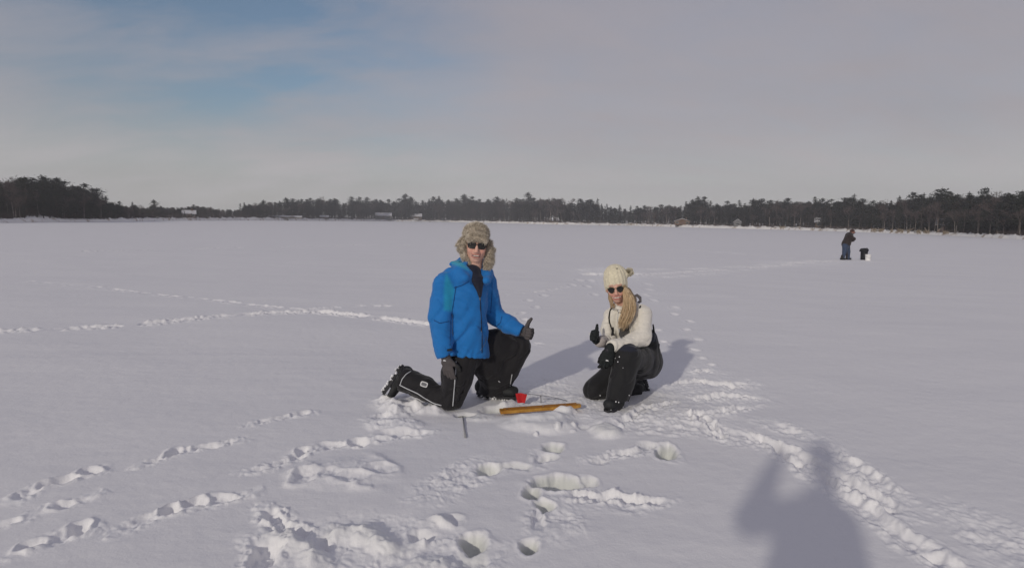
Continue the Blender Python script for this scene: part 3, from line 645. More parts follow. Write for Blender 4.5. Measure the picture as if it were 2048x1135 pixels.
# ------------------------------------------------------------------ cabins on the shore
wallm = {'grey': (.15, .15, .155), 'tan': (.20, .16, .125), 'brown': (.13, .085, .06), 'orange': (.14, .085, .055), 'white': (.55, .54, .52), 'pink': (.30, .22, .20)}
WM = {k: material(k + ' siding', c, rough=.8, var=.2, vscale=3) for k, c in wallm.items()}
M['roofsnow'] = material('roof snow', (.56, .56, .58), rough=.8, bump=.02, bscale=4, c2=(.33, .30, .28), vscale=.35); [setattr(nd.inputs[q_], 'default_value', v__) for nd in M['roofsnow'].node_tree.nodes if nd.type == 'MAP_RANGE' for q_, v__ in ((1, .52), (2, .62))]; M['pane'] = material('dark pane', (.03, .035, .04), rough=.15); M['trim'] = material('window trim', (.32, .31, .29), rough=.6); M['door'] = material('door paint', (.12, .07, .05), rough=.6)
def cabin(px0, px1, ytop, off, wall, label, depth=1.0, wins=3, gable=False, chim=True, posts=False, name='cabin'):
    c = behind((px0 + px1) / 2, off); dist = np.linalg.norm(c[:2]); d = c[:2] / dist; side = np.array([d[1], -d[0], 0]); dep = np.array([d[0], d[1], 0]); up = np.array([0, 0, 1.])
    w = dist * (px1 - px0) / FPX; dd = pixdir((px0 + px1) / 2, ytop); H_ = HC + dd[2] / math.hypot(dd[0], dd[1]) * dist - c[2]; wh = H_ * .58; D = max(w * .5, 2.5) * depth
    e = empty(name, c - [0, 0, .1]); tag(e, label, 'cabin' if name != 'gazebo' else 'gazebo')
    ax = [side, dep, up]
    if posts:
        for sx_ in (-1, 1):
            for sy_ in (-1, 1): mb = MB(); mb.box(c + side * sx_ * w * .42 + dep * (sy_ * D * .4) + up * wh / 2, (.09, .09, wh / 2), ax); mb.build('post', WM[wall], e)
        mb = MB(); mb.box(c + up * .25, (w * .42, .05, .25), ax); mb.build('railing', WM[wall], e)
    else:
        mb = MB(); mb.box(c + up * (wh / 2 - .05), (w / 2, D / 2, wh / 2 + .05), ax)
        if gable: mb.prism([(-w / 2, 0), (w / 2, 0), (0, H_ - wh - .1)], side, up, c + up * (wh + .002), dep, D * .96)
        mb.build('wall', WM[wall], e)
        front = c - dep * (D / 2 + .02)
        for k in range(wins):
            xx = (k + .5) / wins * w - w / 2
            if k == wins // 2 and wins > 1:
                mb = MB(); mb.box(front + side * xx + up * (wh * .38), (min(.45, w * .06), .03, wh * .38), ax); dr = mb.build('door', M['door'], e)
                mb = MB(); mb.box(front + side * (xx + min(.3, w * .04)) + up * (wh * .38) - dep * .05, (.03, .03, .05), ax); mb.build('handle', M['steel'], dr); continue
            ww = w / wins * .28; mb = MB()
            for s1 in (-1, 1): mb.box(front + side * (xx + s1 * ww) + up * wh * .6, (.06, .05, wh * .22 + .06), ax); mb.box(front + side * xx + up * (wh * .6 + s1 * wh * .22), (ww - .06, .045, .06), ax)
            wn_ = mb.build('window', M['trim'], e); mb = MB(); mb.box(front + side * xx + up * wh * .6 - dep * .008, (ww - .06, .02, wh * .22 - .06), ax); mb.build('pane', M['pane'], wn_)
    mb = MB(); ov = .35; t_ = .14
    if gable or posts: prof = [(-w / 2 - ov, -.15), (0, H_ - wh), (w / 2 + ov, -.15), (w / 2 + ov, -.15 + t_), (0, H_ - wh + t_ * 1.3), (-w / 2 - ov, -.15 + t_)]; mb.prism(prof, side, up, c + up * wh, dep, D + 2 * ov)
    else: prof = [(-D / 2 - ov, -.15), (0, H_ - wh), (D / 2 + ov, -.15), (D / 2 + ov, -.15 + t_), (0, H_ - wh + t_ * 1.3), (-D / 2 - ov, -.15 + t_)]; mb.prism(prof, dep, up, c + up * wh, side, w + 2 * ov)
    rf = mb.build('roof', M['roofsnow'], e)
    if chim: mb = MB(); mb.box(c + side * w * .25 + up * (H_ + .1), (.25, .25, .5), ax); mb.build('chimney', WM['brown'], rf)
    return e
cabin(752, 782, 425.5, 5, 'grey', 'two-storey grey house with snowy roof left of the fur hat', wins=3)
cabin(533, 598, 431.5, 4, 'tan', 'long low tan cottage under a snowy roof at the left shore', wins=7, depth=.3)
cabin(822, 843, 427.5, 7, 'brown', 'small brown cabin raised on the bank nearest the fur hat', wins=3)
cabin(828, 836, 437, 1.8, 'white', 'little white boathouse at the ice edge below the brown cabin', wins=1, chim=False, name='boathouse')
cabin(1098, 1118, 434.5, 4, 'brown', 'open gazebo with peaked snowy roof on the middle shore', posts=True, chim=False, name='gazebo')
cabin(1350, 1378, 437, 3, 'orange', 'orange log cabin with snow-patched gable above the middle ice edge', wins=3, gable=True)
cabin(1468, 1481, 438.5, 3.5, 'grey', 'narrow grey shed with a snowy gable roof', wins=1, gable=True, chim=False, name='shed')
cabin(369, 388, 421, 8, 'pink', 'faded cabin half hidden in trees on the distant left shore', wins=3)
cabin(1631, 1644, 436, 9, 'brown', 'dark cabin with snowy roof among trees left of the angler', wins=1)
cabin(1878, 1897, 438, 9, 'pink', 'pinkish cabin in the wood behind the fallen logs', wins=3)
cabin(641, 656, 431, 4, 'brown', 'low dark cabin between the long cottage and the grey house', wins=3, chim=False)

# ------------------------------------------------------------------ winter air
hz = bpy.data.materials.new('haze'); hz.use_nodes = True; t = hz.node_tree; t.nodes.clear(); o_ = t.nodes.new('ShaderNodeOutputMaterial'); v_ = t.nodes.new('ShaderNodeVolumePrincipled')
v_.inputs['Color'].default_value = (.97, .97, .99, 1); v_.inputs['Density'].default_value = HAZE = 0.0010; v_.inputs['Anisotropy'].default_value = 0.2; t.links.new(v_.outputs[0], o_.inputs['Volume'])
mb = MB(); mb.box((0, 0, 19), (650, 650, 20.2)); hb = mb.build('haze', hz); tag(hb, 'thin winter haze over the lake', kind='stuff')

# ------------------------------------------------------------------ soft forms: distance fields turned into one continuous surface
def axis(lo, hi, h, fine=None, hf=None):
    if not fine: return np.arange(lo, hi + h, h)
    a, b = fine; return np.concatenate([np.arange(lo, a, h), np.arange(a, b, hf), np.arange(b, hi + h, h)])
class Form:
    def __init__(s, lo, hi, h, fine=None, hf=None):    # fine = ((x0,x1),(y0,y1),(z0,z1)) region of smaller cells
        s.ax = [axis(lo[i], hi[i], h, fine[i] if fine else None, hf) for i in range(3)]
        s.F = np.full([len(a) for a in s.ax], 0.5, np.float32)
    def _reg(s, lo, hi):
        sl = tuple(slice(max(0, int(np.searchsorted(a, l)) - 1), min(len(a), int(np.searchsorted(a, h_)) + 1)) for a, l, h_ in zip(s.ax, lo, hi))
        g = [a[q].astype(np.float32) for a, q in zip(s.ax, sl)]
        return sl, g[0][:, None, None], g[1][None, :, None], g[2][None, None, :]
    def _join(s, sl, d, k):
        f = s.F[sl]
        if k > 0: h = np.clip(k - np.abs(f - d), 0, None) / k; s.F[sl] = np.minimum(f, d) - h * h * k * 0.25
        elif k < 0: k = -k; h = np.clip(k - np.abs(f + d), 0, None) / k; s.F[sl] = np.maximum(f, -d) + h * h * k * 0.25
        else: s.F[sl] = np.minimum(f, d)
    def cone(s, a, b, ra, rb, k=0.02):
        a, b = np.asarray(a, float), np.asarray(b, float); m_ = max(ra, rb) + abs(k) + .03
        sl, X, Y, Z = s._reg(np.minimum(a, b) - m_, np.maximum(a, b) + m_); d = b - a; l2 = d.dot(d) + 1e-9
        t = np.clip(((X - a[0]) * d[0] + (Y - a[1]) * d[1] + (Z - a[2]) * d[2]) / l2, 0, 1)
        q = np.sqrt((X - a[0] - t * d[0]) ** 2 + (Y - a[1] - t * d[1]) ** 2 + (Z - a[2] - t * d[2]) ** 2) - (ra + (rb - ra) * t); s._join(sl, q, k); return s
    def chain(s, pts, rs, k=0.02):
        for i in range(len(pts) - 1): s.cone(pts[i], pts[i + 1], rs[i], rs[i + 1], k)
        return s
    def slab(s, a, b, wa, wb, side, k=0.02):            # limb with an oval section: w = (half width along side, half thickness)
        a, b, side = (np.asarray(q, float) for q in (a, b, side)); m_ = max(max(wa), max(wb)) + abs(k) + .03
        sl, X, Y, Z = s._reg(np.minimum(a, b) - m_, np.maximum(a, b) + m_); d = b - a; l = np.linalg.norm(d) + 1e-9; u = d / l; side = side - u * side.dot(u); side /= np.linalg.norm(side); n = np.cross(u, side)
        x, y, z = X - a[0], Y - a[1], Z - a[2]; t = np.clip((x * u[0] + y * u[1] + z * u[2]) / l, 0, 1)
        x, y, z = x - t * d[0], y - t * d[1], z - t * d[2]; cs = x * side[0] + y * side[1] + z * side[2]; cn = x * n[0] + y * n[1] + z * n[2]; cu = x * u[0] + y * u[1] + z * u[2]
        w1 = wa[0] + (wb[0] - wa[0]) * t; w2 = wa[1] + (wb[1] - wa[1]) * t; mn = np.minimum(w1, w2)
        q = (np.sqrt((cs / w1) ** 2 + (cn / w2) ** 2 + (cu / mn) ** 2) - 1) * mn; s._join(sl, q, k); return s
    def ball(s, c, r, ax=None, k=0.02):
        c = np.asarray(c, float); r = np.broadcast_to(np.asarray(r, float), (3,)); ax = np.eye(3) if ax is None else np.asarray(ax); m_ = r.max() + abs(k) + .03
        sl, X, Y, Z = s._reg(c - m_, c + m_); x, y, z = X - c[0], Y - c[1], Z - c[2]
        q = [(x * ax[i][0] + y * ax[i][1] + z * ax[i][2]) / r[i] for i in range(3)]; n_ = np.sqrt(q[0] ** 2 + q[1] ** 2 + q[2] ** 2)
        g_ = np.sqrt((q[0] / r[0]) ** 2 + (q[1] / r[1]) ** 2 + (q[2] / r[2]) ** 2) + 1e-6
        s._join(sl, (n_ * (n_ - 1) / g_).astype(np.float32), k); return s
    def cut(s, p, n, c, rad, k=0.0):                    # keep the side away from n, within rad of c
        p, n, c = (np.asarray(q, float) for q in (p, n, c)); n = n / np.linalg.norm(n)
        sl, X, Y, Z = s._reg(c - rad, c + rad); d = (X - p[0]) * n[0] + (Y - p[1]) * n[1] + (Z - p[2]) * n[2]
        near_ = ((X - c[0]) ** 2 + (Y - c[1]) ** 2 + (Z - c[2]) ** 2) < rad * rad; s.F[sl] = np.where(near_, np.maximum(s.F[sl], d), s.F[sl]); return s
    def warp(s, fn):                                    # fn(X, Y, Z) added to the distance near the surface
        m_ = np.abs(s.F) < .06; i = np.nonzero(m_); X, Y, Z = (s.ax[q][i[q]] for q in range(3)); s.F[i] += fn(X, Y, Z).astype(np.float32); return s
    def surf(s):
        F = s.F; S = F < 0; nx, ny, nz = F.shape; c = sum(S[i:nx - 1 + i, j:ny - 1 + j, k:nz - 1 + k].astype(np.int8) for i in (0, 1) for j in (0, 1) for k in (0, 1))
        act = (c > 0) & (c < 8); idx = np.full(act.shape, -1, np.int32); ci = np.nonzero(act); n = len(ci[0]); idx[ci] = np.arange(n)
        acc = np.zeros((n, 3)); w = np.zeros(n); cr = {(i, j, k): F[ci[0] + i, ci[1] + j, ci[2] + k] for i in (0, 1) for j in (0, 1) for k in (0, 1)}
        for a_ in range(3):
            for o1 in (0, 1):
                for o2 in (0, 1):
                    p0 = [0, 0, 0]; oth = [q for q in range(3) if q != a_]; p0[oth[0]] = o1; p0[oth[1]] = o2; p1 = list(p0); p1[a_] = 1
                    f0, f1 = cr[tuple(p0)], cr[tuple(p1)]; k = (f0 < 0) != (f1 < 0); t = np.where(k, f0 / np.where(k, f0 - f1, 1), 0)
                    for q in range(3): acc[:, q] += np.where(k, (t if q == a_ else p0[q]), 0)
                    w += k
        acc /= w[:, None]; V = np.stack([s.ax[q][ci[q]] + acc[:, q] * (s.ax[q][ci[q] + 1] - s.ax[q][ci[q]]) for q in range(3)], 1); Q = []
        for a_ in range(3):
            b_, c_ = (a_ + 1) % 3, (a_ + 2) % 3; A = np.take(S, range(F.shape[a_] - 1), a_); B = np.take(S, range(1, F.shape[a_]), a_); e = np.nonzero(A != B); e = list(e)
            ok = (e[b_] > 0) & (e[c_] > 0) & (e[b_] < F.shape[b_] - 1) & (e[c_] < F.shape[c_] - 1); e = [q[ok] for q in e]; inside = A[tuple(e)]
            def at_(db, dc):
                z = [q.copy() for q in e]; z[b_] -= db; z[c_] -= dc; return idx[tuple(z)]
            q4 = np.stack([at_(1, 1), at_(0, 1), at_(0, 0), at_(1, 0)], 1); q4[~inside] = q4[~inside][:, ::-1]; Q.append(q4)
        return V, np.vstack(Q)
def folds(amp, f, dirv_, seed=0.0, sharp=1.0):          # soft cloth folds running along dirv_
    d = np.asarray(dirv_, float); d /= np.linalg.norm(d)
    def fn(X, Y, Z):
        t = X * d[0] + Y * d[1] + Z * d[2]; x, y, z = X - .8 * t * d[0], Y - .8 * t * d[1], Z - .8 * t * d[2]
        n = perlin3(x * f + seed, y * f + seed * .7, z * f); n2 = perlin3(x * f * 2.3 + 5, y * f * 2.3 + seed, z * f * 2.3)
        n3 = perlin3(x * f * .6 + 11, y * f * .6, z * f * .6 + seed); return amp * (.75 * np.exp(-(n / .10) ** 2) * np.clip(.5 + 2.2 * n3, 0, 1) + .9 * n3 + .25 * n2 - .25) * sharp
    return fn
def vnear(V, a, b):                                     # distance of vertices to a segment, and how far along
    a, b = np.asarray(a), np.asarray(b); d = b - a; t = ((V - a) @ d) / d.dot(d); tc_ = np.clip(t, 0, 1); return np.linalg.norm(V - a - tc_[:, None] * d, axis=1), t
def seen(o):                                            # where photo pixels land on a finished mesh
    vs = [o.matrix_world @ v.co if False else Vector(v.co) + Vector(base_of(o)) for v in o.data.vertices]
    return BVHTree.FromPolygons(vs, [list(p_.vertices) for p_ in o.data.polygons])
def on(tree, px, py, lift=0.0):
    d = pixdir(px, py); h = tree.ray_cast(Vector(EYE), Vector(d))
    if h[0] is None: h = tree.find_nearest(Vector(EYE + d * 4.7)); return np.array(h[0]) + np.array(h[1]) * lift
    n = np.array(h[1]); n = n if n.dot(d) < 0 else -n; return np.array(h[0]) + n * lift
def strip(name, tree, pts, rad, mat, parent, lift=0.001, sub=6, n=6):
    pp = []
    for (x0, y0), (x1, y1) in zip(pts[:-1], pts[1:]):
        for k in range(sub): u = k / sub; pp.append(on(tree, x0 + (x1 - x0) * u, y0 + (y1 - y0) * u, lift))
    pp.append(on(tree, *pts[-1], lift)); pp = np.array(pp); sm_ = pp.copy(); sm_[1:-1] = (pp[:-2] + 2 * pp[1:-1] + pp[2:]) / 4
    mb = MB(); mb.tube(sm_, rad, n); return mb.build(name, mat, parent, smooth=True)
def frame_axes(fw, up):                                 # right, back, up axes of a head looking along fw
    fw = np.asarray(fw, float); fw /= np.linalg.norm(fw); r_ = np.cross(fw, up); r_ /= np.linalg.norm(r_); u_ = np.cross(r_, fw); return np.stack([-r_, -fw, u_])
def head_prims(f, c, A, s, smile=1.0, jaw=1.0):
    def p(x, y, z): return c + s * (A[0] * x + A[1] * y + A[2] * z)
    f.ball(p(0, .012, .03), np.array([.074, .092, .09]) * s, A, .02)
    f.ball(p(0, -.02, -.035), np.array([.060 * jaw, .066, .075]) * s, A, .03)
    f.ball(p(0, -.050, -.092), np.array([.026, .024, .022]) * s, A, .025)
    for q in (-1, 1):
        f.ball(p(q * .037, -.062, -.030), np.array([.024, .020, .024]) * s, A, .015)
        f.ball(p(q * .030, -.070, .030), np.array([.026, .012, .010]) * s, A, .012)
        f.ball(p(q * .031, -.088, .004), np.array([.015, .012, .010]) * s, A, -.008)
        f.ball(p(q * .031, -.072, .004), .0135 * s, A, .003)
        f.ball(p(q * .076, .012, -.005), np.array([.010, .020, .032]) * s, A, .006)
        f.ball(p(q * .012, -.092, -.040), np.array([.010, .011, .009]) * s, A, .006)
    f.cone(p(0, -.080, .012), p(0, -.104, -.034), .009 * s, .0125 * s, .010)
    f.slab(p(-.022, -.082, -.060), p(.022, -.082, -.060), (.006 * s, .008 * s), (.006 * s, .008 * s), A[2], .006)
    f.slab(p(-.018, -.080, -.080), p(.018, -.080, -.080), (.006 * s, .009 * s), (.006 * s, .009 * s), A[2], .006)
    f.ball(p(0, -.094, -.068), np.array([.030, .012, .0065]) * s, A, -.004)
    return p
def head_paint(V, c, A, s, skin, blush, lip, C=None):
    L_ = (V - c) @ A.T / s; x, y, z = L_.T; C = np.tile(np.array(skin), (len(V), 1)) if C is None else C
    def mixin(w, col): C[:] = C * (1 - w[:, None]) + np.array(col) * w[:, None]
    front = y < -.03
    mixin(np.exp(-(((np.abs(x) - .04) / .020) ** 2 + ((z + .034) / .020) ** 2)) * front * .7, blush)
    mixin(np.exp(-((x / .014) ** 2 + ((z + .035) / .014) ** 2)) * front * .5, blush)
    zc_ = -.069 + 6.0 * x * x
    mixin(np.exp(-((np.abs(z - zc_) - .0085) / .0045) ** 2) * (np.abs(x) < .034) * front * .85, lip)
    mixin((np.abs(z - zc_) < .0065) * (np.abs(x) < .030) * front * .85, (.22, .09, .08))
    mixin(np.exp(-(((np.abs(x) - .030) / .018) ** 2 + ((z - .032) / .0045) ** 2)) * front * .8, np.array(skin) * .35)
    return C
def teeth(p, A, s, parent, w=.025, th=.0030):
    mb = MB()
    for k in range(8):
        x = (k - 3.5) / 4 * w; mb.box(p(x, -.0835 + 9 * x * x, -.0665 + 6 * x * x), np.array([w / 4.05, .003, th * (1 - .45 * (abs(x) / w) ** 2)]) * s, A)
    return mb.build('teeth', M['teeth'], parent)
def hand_prims(f, o, X, Y, Zp, s=1.0, curl=((.3, .4, .3),) * 4, thumb=((0, 0, 1), (0, 0, 1)), r=.0125, spread=0.06):
    X = np.asarray(X, float); X /= np.linalg.norm(X); Y = np.asarray(Y, float); Y = Y - X * X.dot(Y); Y /= np.linalg.norm(Y); Zp = np.asarray(Zp, float); z_ = np.cross(X, Y); Z = z_ if z_.dot(Zp) > 0 else -z_
    f.slab(o - X * .02 * s, o + X * .035 * s, (.030 * s, .024 * s), (.040 * s, .021 * s), Y, .012)
    f.slab(o + X * .03 * s, o + X * .085 * s, (.041 * s, .020 * s), (.043 * s, .017 * s), Y, .012)
    ends = []
    for i, (yy, x0, L_) in enumerate(((.033, .088, .080), (.011, .094, .090), (-.012, .090, .083), (-.034, .080, .066))):
        p = o + (X * x0 + Y * yy) * s; a = 0.0; dy = (yy / .033) * spread
        for j, fr in enumerate((.45, .31, .24)):
            a += curl[i][j]; d = X * math.cos(a) + Z * math.sin(a) + Y * dy * math.cos(a); d /= np.linalg.norm(d); q = p + d * L_ * fr * s * 1.05
            f.cone(p, q, (r - .0008 * j) * s, (r - .0008 * (j + 1)) * s, .004); p = q
        ends.append(p)
    p = o + (X * .028 + Y * .030 + Z * .006) * s
    for j, d in enumerate((thumb[0], thumb[0], thumb[1])):
        d = X * d[0] + Y * d[1] + Z * d[2]; d = d / np.linalg.norm(d); q = p + d * (.032, .030, .028)[j] * s; f.cone(p, q, (.0165, .0150, .0135)[j] * s, (.0150, .0135, .0115)[j] * s, .008); p = q
    return X, Y, Z
def paint(V, base): return np.tile(np.array(base, float), (len(V), 1))
def lay(C, mask, col, soft=None):
    w = mask.astype(float)[:, None] if mask.dtype == bool else np.clip(mask, 0, 1)[:, None]; C[:] = C * (1 - w) + np.array(col) * w
def furry(name, V, F, n, ln, wd, cols, parent, seed, down=(0, 0, -.5), src=None):
    rg = np.random.default_rng(seed); P4 = V[F]; nn = np.cross(P4[:, 2] - P4[:, 0], P4[:, 3] - P4[:, 1]); ar = np.linalg.norm(nn, axis=1); nn /= ar[:, None] + 1e-12
    pick = rg.choice(len(F), n, p=ar / ar.sum()); a, b = rg.random((n, 1)), rg.random((n, 1)); q = P4[pick]; p = (q[:, 0] * (1 - a) + q[:, 1] * a) * (1 - b) + (q[:, 3] * (1 - a) + q[:, 2] * a) * b
    N_ = nn[pick]; cl = np.stack([perlin3(p[:, 0] * 28 + s_, p[:, 1] * 28, p[:, 2] * 28 + s_) for s_ in (0, 9, 21)], 1)
    d = N_ * .8 + np.array(down) * .6 + cl * 1.6 + rg.normal(0, .25, (n, 3)); d /= np.linalg.norm(d, axis=1)[:, None]; sd_ = np.cross(d, rg.normal(size=(n, 3))); sd_ /= np.linalg.norm(sd_, axis=1)[:, None]
    l = ln * rg.uniform(.6, 1.3, (n, 1)); VV = np.stack([p - sd_ * wd - N_ * .002, p + sd_ * wd - N_ * .002, p + d * l], 1).reshape(-1, 3); t = np.clip(.5 + 1.1 * cl[:, :1] + rg.normal(0, .22, (n, 1)), 0, 1)
    c0, c1 = np.array(cols[0]), np.array(cols[1]); cc = c0 * (1 - t) + c1 * t; C = np.repeat(cc, 3, axis=0); C[0::3] *= .75; C[1::3] *= .75
    return VV, np.arange(3 * n).reshape(-1, 3), C

# ------------------------------------------------------------------ the man kneeling on one knee
SKIN, BLUSH, LIP = (.66, .40, .31), (.66, .29, .22), (.46, .17, .15)
mb_ = P(925, 800, 4.55); mb_[2] = 0.0
man = None
hip = P(936, 690, 4.56); hipR = P(925, 700, 4.46); hipL = P(950, 690, 4.66); kneeR = P(904, 800, 4.45); ankR = P(806, 757, 4.58); kneeL = P(1036, 693, 4.74); ankL = P(988, 778, 4.80)
chest = P(930, 590, 4.50); shR = P(888, 566, 4.40); shL = P(972, 568, 4.60); neck0 = P(944, 545, 4.49); elR = P(880, 642, 4.38); wrR = P(890, 706, 4.34); elL = P(989, 632, 4.68); wrL = P(1041, 660, 4.58)
hc = P(953.5, 492, 4.45); hs = 1.12
A = frame_axes((.10, -1, -.02), (.075, 0, 1)); hc = hc + A[1] * .075 * hs            # hc sits between the ears
f = Form((-1.05, 3.95, -.02), (.35, 5.0, 1.62), .013, ((hc[0] - .13, hc[0] + .13), (hc[1] - .15, hc[1] + .12), (hc[2] - .16, hc[2] + .14)), .0042)
s_ax = np.array([.89, .45, 0])
f.slab(hip, chest, (.15, .11), (.17, .12), s_ax, .04); f.chain([shR, P(944, 556, 4.5), shL], [.06, .08, .06], .04); f.cone(P(944, 560, 4.50), hc + A[2] * -.08 + A[1] * .015, .062, .058, .03)
for a_, b_, c_, h_ in ((shR, elR, wrR, P(893, 722, 4.34)), (shL, elL, wrL, P(1050, 664, 4.56))): f.chain([a_, b_, c_, h_], [.052, .042, .030, .026], .02)
f.chain([hipR, kneeR + [0, 0, .02], ankR], [.085, .058, .042], .03); f.chain([hipL, kneeL, ankL + [0, 0, .02]], [.085, .058, .042], .03); f.cone(ankR, P(788, 770, 4.6), .04, .035, .02); f.cone(ankL, P(1012, 792, 4.78), .04, .03, .02)
pM = head_prims(f, hc, A, hs, jaw=1.12); V, F = f.surf(); C = head_paint(V, hc, A, hs, SKIN, BLUSH, LIP); lay(C, np.linalg.norm(V - hc, axis=1) > .24, (.02, .02, .025))
base = np.array([hip[0], hip[1], 0.0]); man = obj('person', V, F, M['skin'], base=base, color=C)
at_ = man.data.color_attributes['tint']
tag(man, 'man in blue jacket and fur hat kneeling with one thumb raised', 'person')
teeth(pM, A, hs, man)
# jacket
f = Form((-.80, 4.0, .30), (.30, 4.95, 1.35), .0075)
hem = P(936, 706, 4.56)
f.slab(P(935, 735, 4.53), P(932, 660, 4.52), (.172, .165), (.160, .150), s_ax, .03); f.slab(P(932, 660, 4.52), P(932, 590, 4.50), (.160, .150), (.160, .145), s_ax, .05)
f.chain([shR, P(922, 556, 4.47), P(952, 558, 4.54), shL], [.070, .088, .085, .068], .05); f.cone(P(905, 548, 4.47), P(940, 535, 4.5), .060, .06, .05); f.chain([shR, elR, wrR], [.076, .079, .066], .025); f.chain([shL, elL, P(1016, 648, 4.63), wrL], [.074, .070, .064, .054], .03)
# hood bunched behind the neck and standing collar
f.chain([P(907, 528, 4.56), P(925, 524, 4.64), P(955, 528, 4.66), P(975, 545, 4.62)], [.04, .05, .05, .04], .03); f.chain([P(907, 526, 4.52), P(917, 540, 4.42), P(930, 556, 4.36)], [.026, .028, .018], .02); f.chain([P(975, 545, 4.55), P(972, 560, 4.44)], [.034, .025], .02)
f.cut(P(934, 713, 4.40), (-.12, 0, -1), P(936, 740, 4.54), .30); f.cut(P(891, 713, 4.34), np.array(wrR) - elR, P(892, 728, 4.33), .105); f.cut(P(1044, 662, 4.575), wrL - elL, P(1056, 667, 4.55), .09)
f.ball(P(954, 552, 4.36), (.040, .10, .085), None, -.015); f.ball(P(950, 531, 4.42), (.060, .13, .050), None, -.02)
def jf(X, Y, Z): return folds(.022, 8, (.5, -.2, .8), 3)(X, Y, Z) + folds(.009, 17, (.9, .1, -.35), 8)(X, Y, Z)
f.warp(jf)
# seam grooves either side of the front and at the arm hole
V, F = f.surf(); C = paint(V, (.010, .160, .47))
dR, tR = vnear(V, shR, elR); dR2, tR2 = vnear(V, elR, wrR); dL, tL = vnear(V, shL, elL); pxy = ((V - EYE) @ np.stack([rgt, -upv, fwd]).T); PX = CX + FPX * pxy[:, 0] / pxy[:, 2]; PY = CY + FPX * pxy[:, 1] / pxy[:, 2]
u_side = V @ np.array([.89, .45, 0]) - chest @ np.array([.89, .45, 0])
def inpoly(X, Y, poly):
    r = np.full(len(X), 1e9); ok = np.zeros(len(X), bool); n = len(poly)
    for i in range(n):
        (x0, y0), (x1, y1) = poly[i], poly[(i + 1) % n]; ok ^= ((y0 > Y) != (y1 > Y)) & (X < (x1 - x0) * (Y - y0) / (y1 - y0 + 1e-9) + x0)
        t = np.clip(((X - x0) * (x1 - x0) + (Y - y0) * (y1 - y0)) / ((x1 - x0) ** 2 + (y1 - y0) ** 2), 0, 1); r = np.minimum(r, np.hypot(X - x0 - t * (x1 - x0), Y - y0 - t * (y1 - y0)))
    return np.clip(.5 + np.where(ok, r, -r) / 6.0, 0, 1)
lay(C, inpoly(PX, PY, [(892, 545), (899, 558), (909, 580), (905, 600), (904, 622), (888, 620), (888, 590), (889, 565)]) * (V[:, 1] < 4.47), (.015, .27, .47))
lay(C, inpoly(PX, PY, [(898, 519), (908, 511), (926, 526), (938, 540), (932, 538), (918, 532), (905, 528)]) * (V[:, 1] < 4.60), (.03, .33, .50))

jacket = obj('jacket', V, F, M['cloth'], man, color=C); T = seen(jacket)
M['greypipe'] = material('pocket zip', (.10, .17, .27), rough=.6)
strip('zipper', T, [(953, 560), (957, 575), (960, 592), (962, 630), (964, 670), (964, 705)], .0045, M['frame'], jacket, .0)
strip('zipper_flap', T, [(951, 556), (957, 580), (960, 600)], .006, material('grey lining', (.12, .14, .16)), jacket, .002)
for nm, pts, mt_ in (('pocket', [(905, 628), (904, 650), (906, 672)], M['greypipe']), ('pocket', [(973, 672), (969, 688), (961, 700)], M['greypipe']), ('seam', [(912, 572), (908, 600), (901, 640), (900, 690)], None), ('seam', [(908, 575), (925, 570), (938, 562)], None), ('seam', [(984, 565), (984, 590), (981, 625)], None), ('seam', [(868, 640), (880, 646), (898, 642)], None), ('seam', [(1004, 632), (1001, 645), (993, 652)], None)):
    strip(nm, T, pts, .0035 if mt_ else .0030, mt_ or M.setdefault('seam', material('navy seam and crease shade', (.006, .04, .14), rough=.8)), jacket, .0)  # navy strips: seams, plus shade of the folds drawn in as dark colour
mb = MB(); c_ = on(T, 899, 699, .002); mb.box(c_, (.020, .004, .008), [s_ax, np.array([.45, -.89, 0]), np.array([0, 0, 1.])]); mb.build('cuff_strap', M['frame'], jacket)
mb = MB(); c_ = on(T, 942, 566, .003)
for k in range(3): mb.tube([c_ + [-.016, 0, .006 - .007 * k], c_ + [.0, -.002, .008 - .007 * k], c_ + [.018, 0, .002 - .007 * k]], .0014, 5)
mb.build('chest_logo', M['seam'], jacket)
# dark shirt in the collar
f = Form((-.50, 4.15, .80), (-.10, 4.75, 1.28), .008); f.cone(P(948, 560, 4.465), P(945, 545, 4.485), .070, .068, .02); f.slab(P(955, 560, 4.42), P(960, 592, 4.385), (.055, .03), (.012, .02), s_ax, .03); V, F = f.surf()
obj('shirt', V, F, M['cloth'], man, color=paint(V, (.010, .012, .025)))
# trousers
f = Form((-1.02, 4.1, -.02), (.30, 5.05, .80), .008)
f.ball(hip + [0, .03, -.03], (.145, .12, .11), None, .03); f.chain([hipR + [0, .03, -.02], (hipR + kneeR) / 2 + [0, 0, .0], kneeR], [.118, .118, .088], .04); f.chain([kneeR + [-.03, .01, -.005], (kneeR + ankR) / 2, ankR], [.082, .088, .100], .02)
f.chain([hipL, (hipL + kneeL) / 2 + [0, 0, -.0], kneeL], [.120, .118, .098], .04); f.chain([P(948, 712, 4.60), P(978, 733, 4.70), P(992, 765, 4.79)], [.10, .115, .115], .05); f.chain([kneeL, (kneeL + ankL) / 2 + [.0, 0, 0], ankL], [.100, .112, .120], .02)
f.cut(ankR, ankR - kneeR, ankR + (ankR - kneeR) * .3, .17) if False else f.cut(ankR - (ankR - kneeR) * .04, ankR - kneeR, ankR + (ankR - kneeR) * .28, .17); f.cut(P(988, 783, 4.80), (-.1, 0, -1), P(988, 808, 4.80), .2); f.cut((0, 0, .012), (0, 0, -1), kneeR + [0, 0, -.15], .2)
f.warp(lambda X, Y, Z: folds(.020, 8, (.2, .1, 1), 1)(X, Y, Z) + folds(.011, 17, (.7, .2, .5), 4)(X, Y, Z)); V, F = f.surf(); V[:, 2] = np.maximum(V[:, 2], .0)
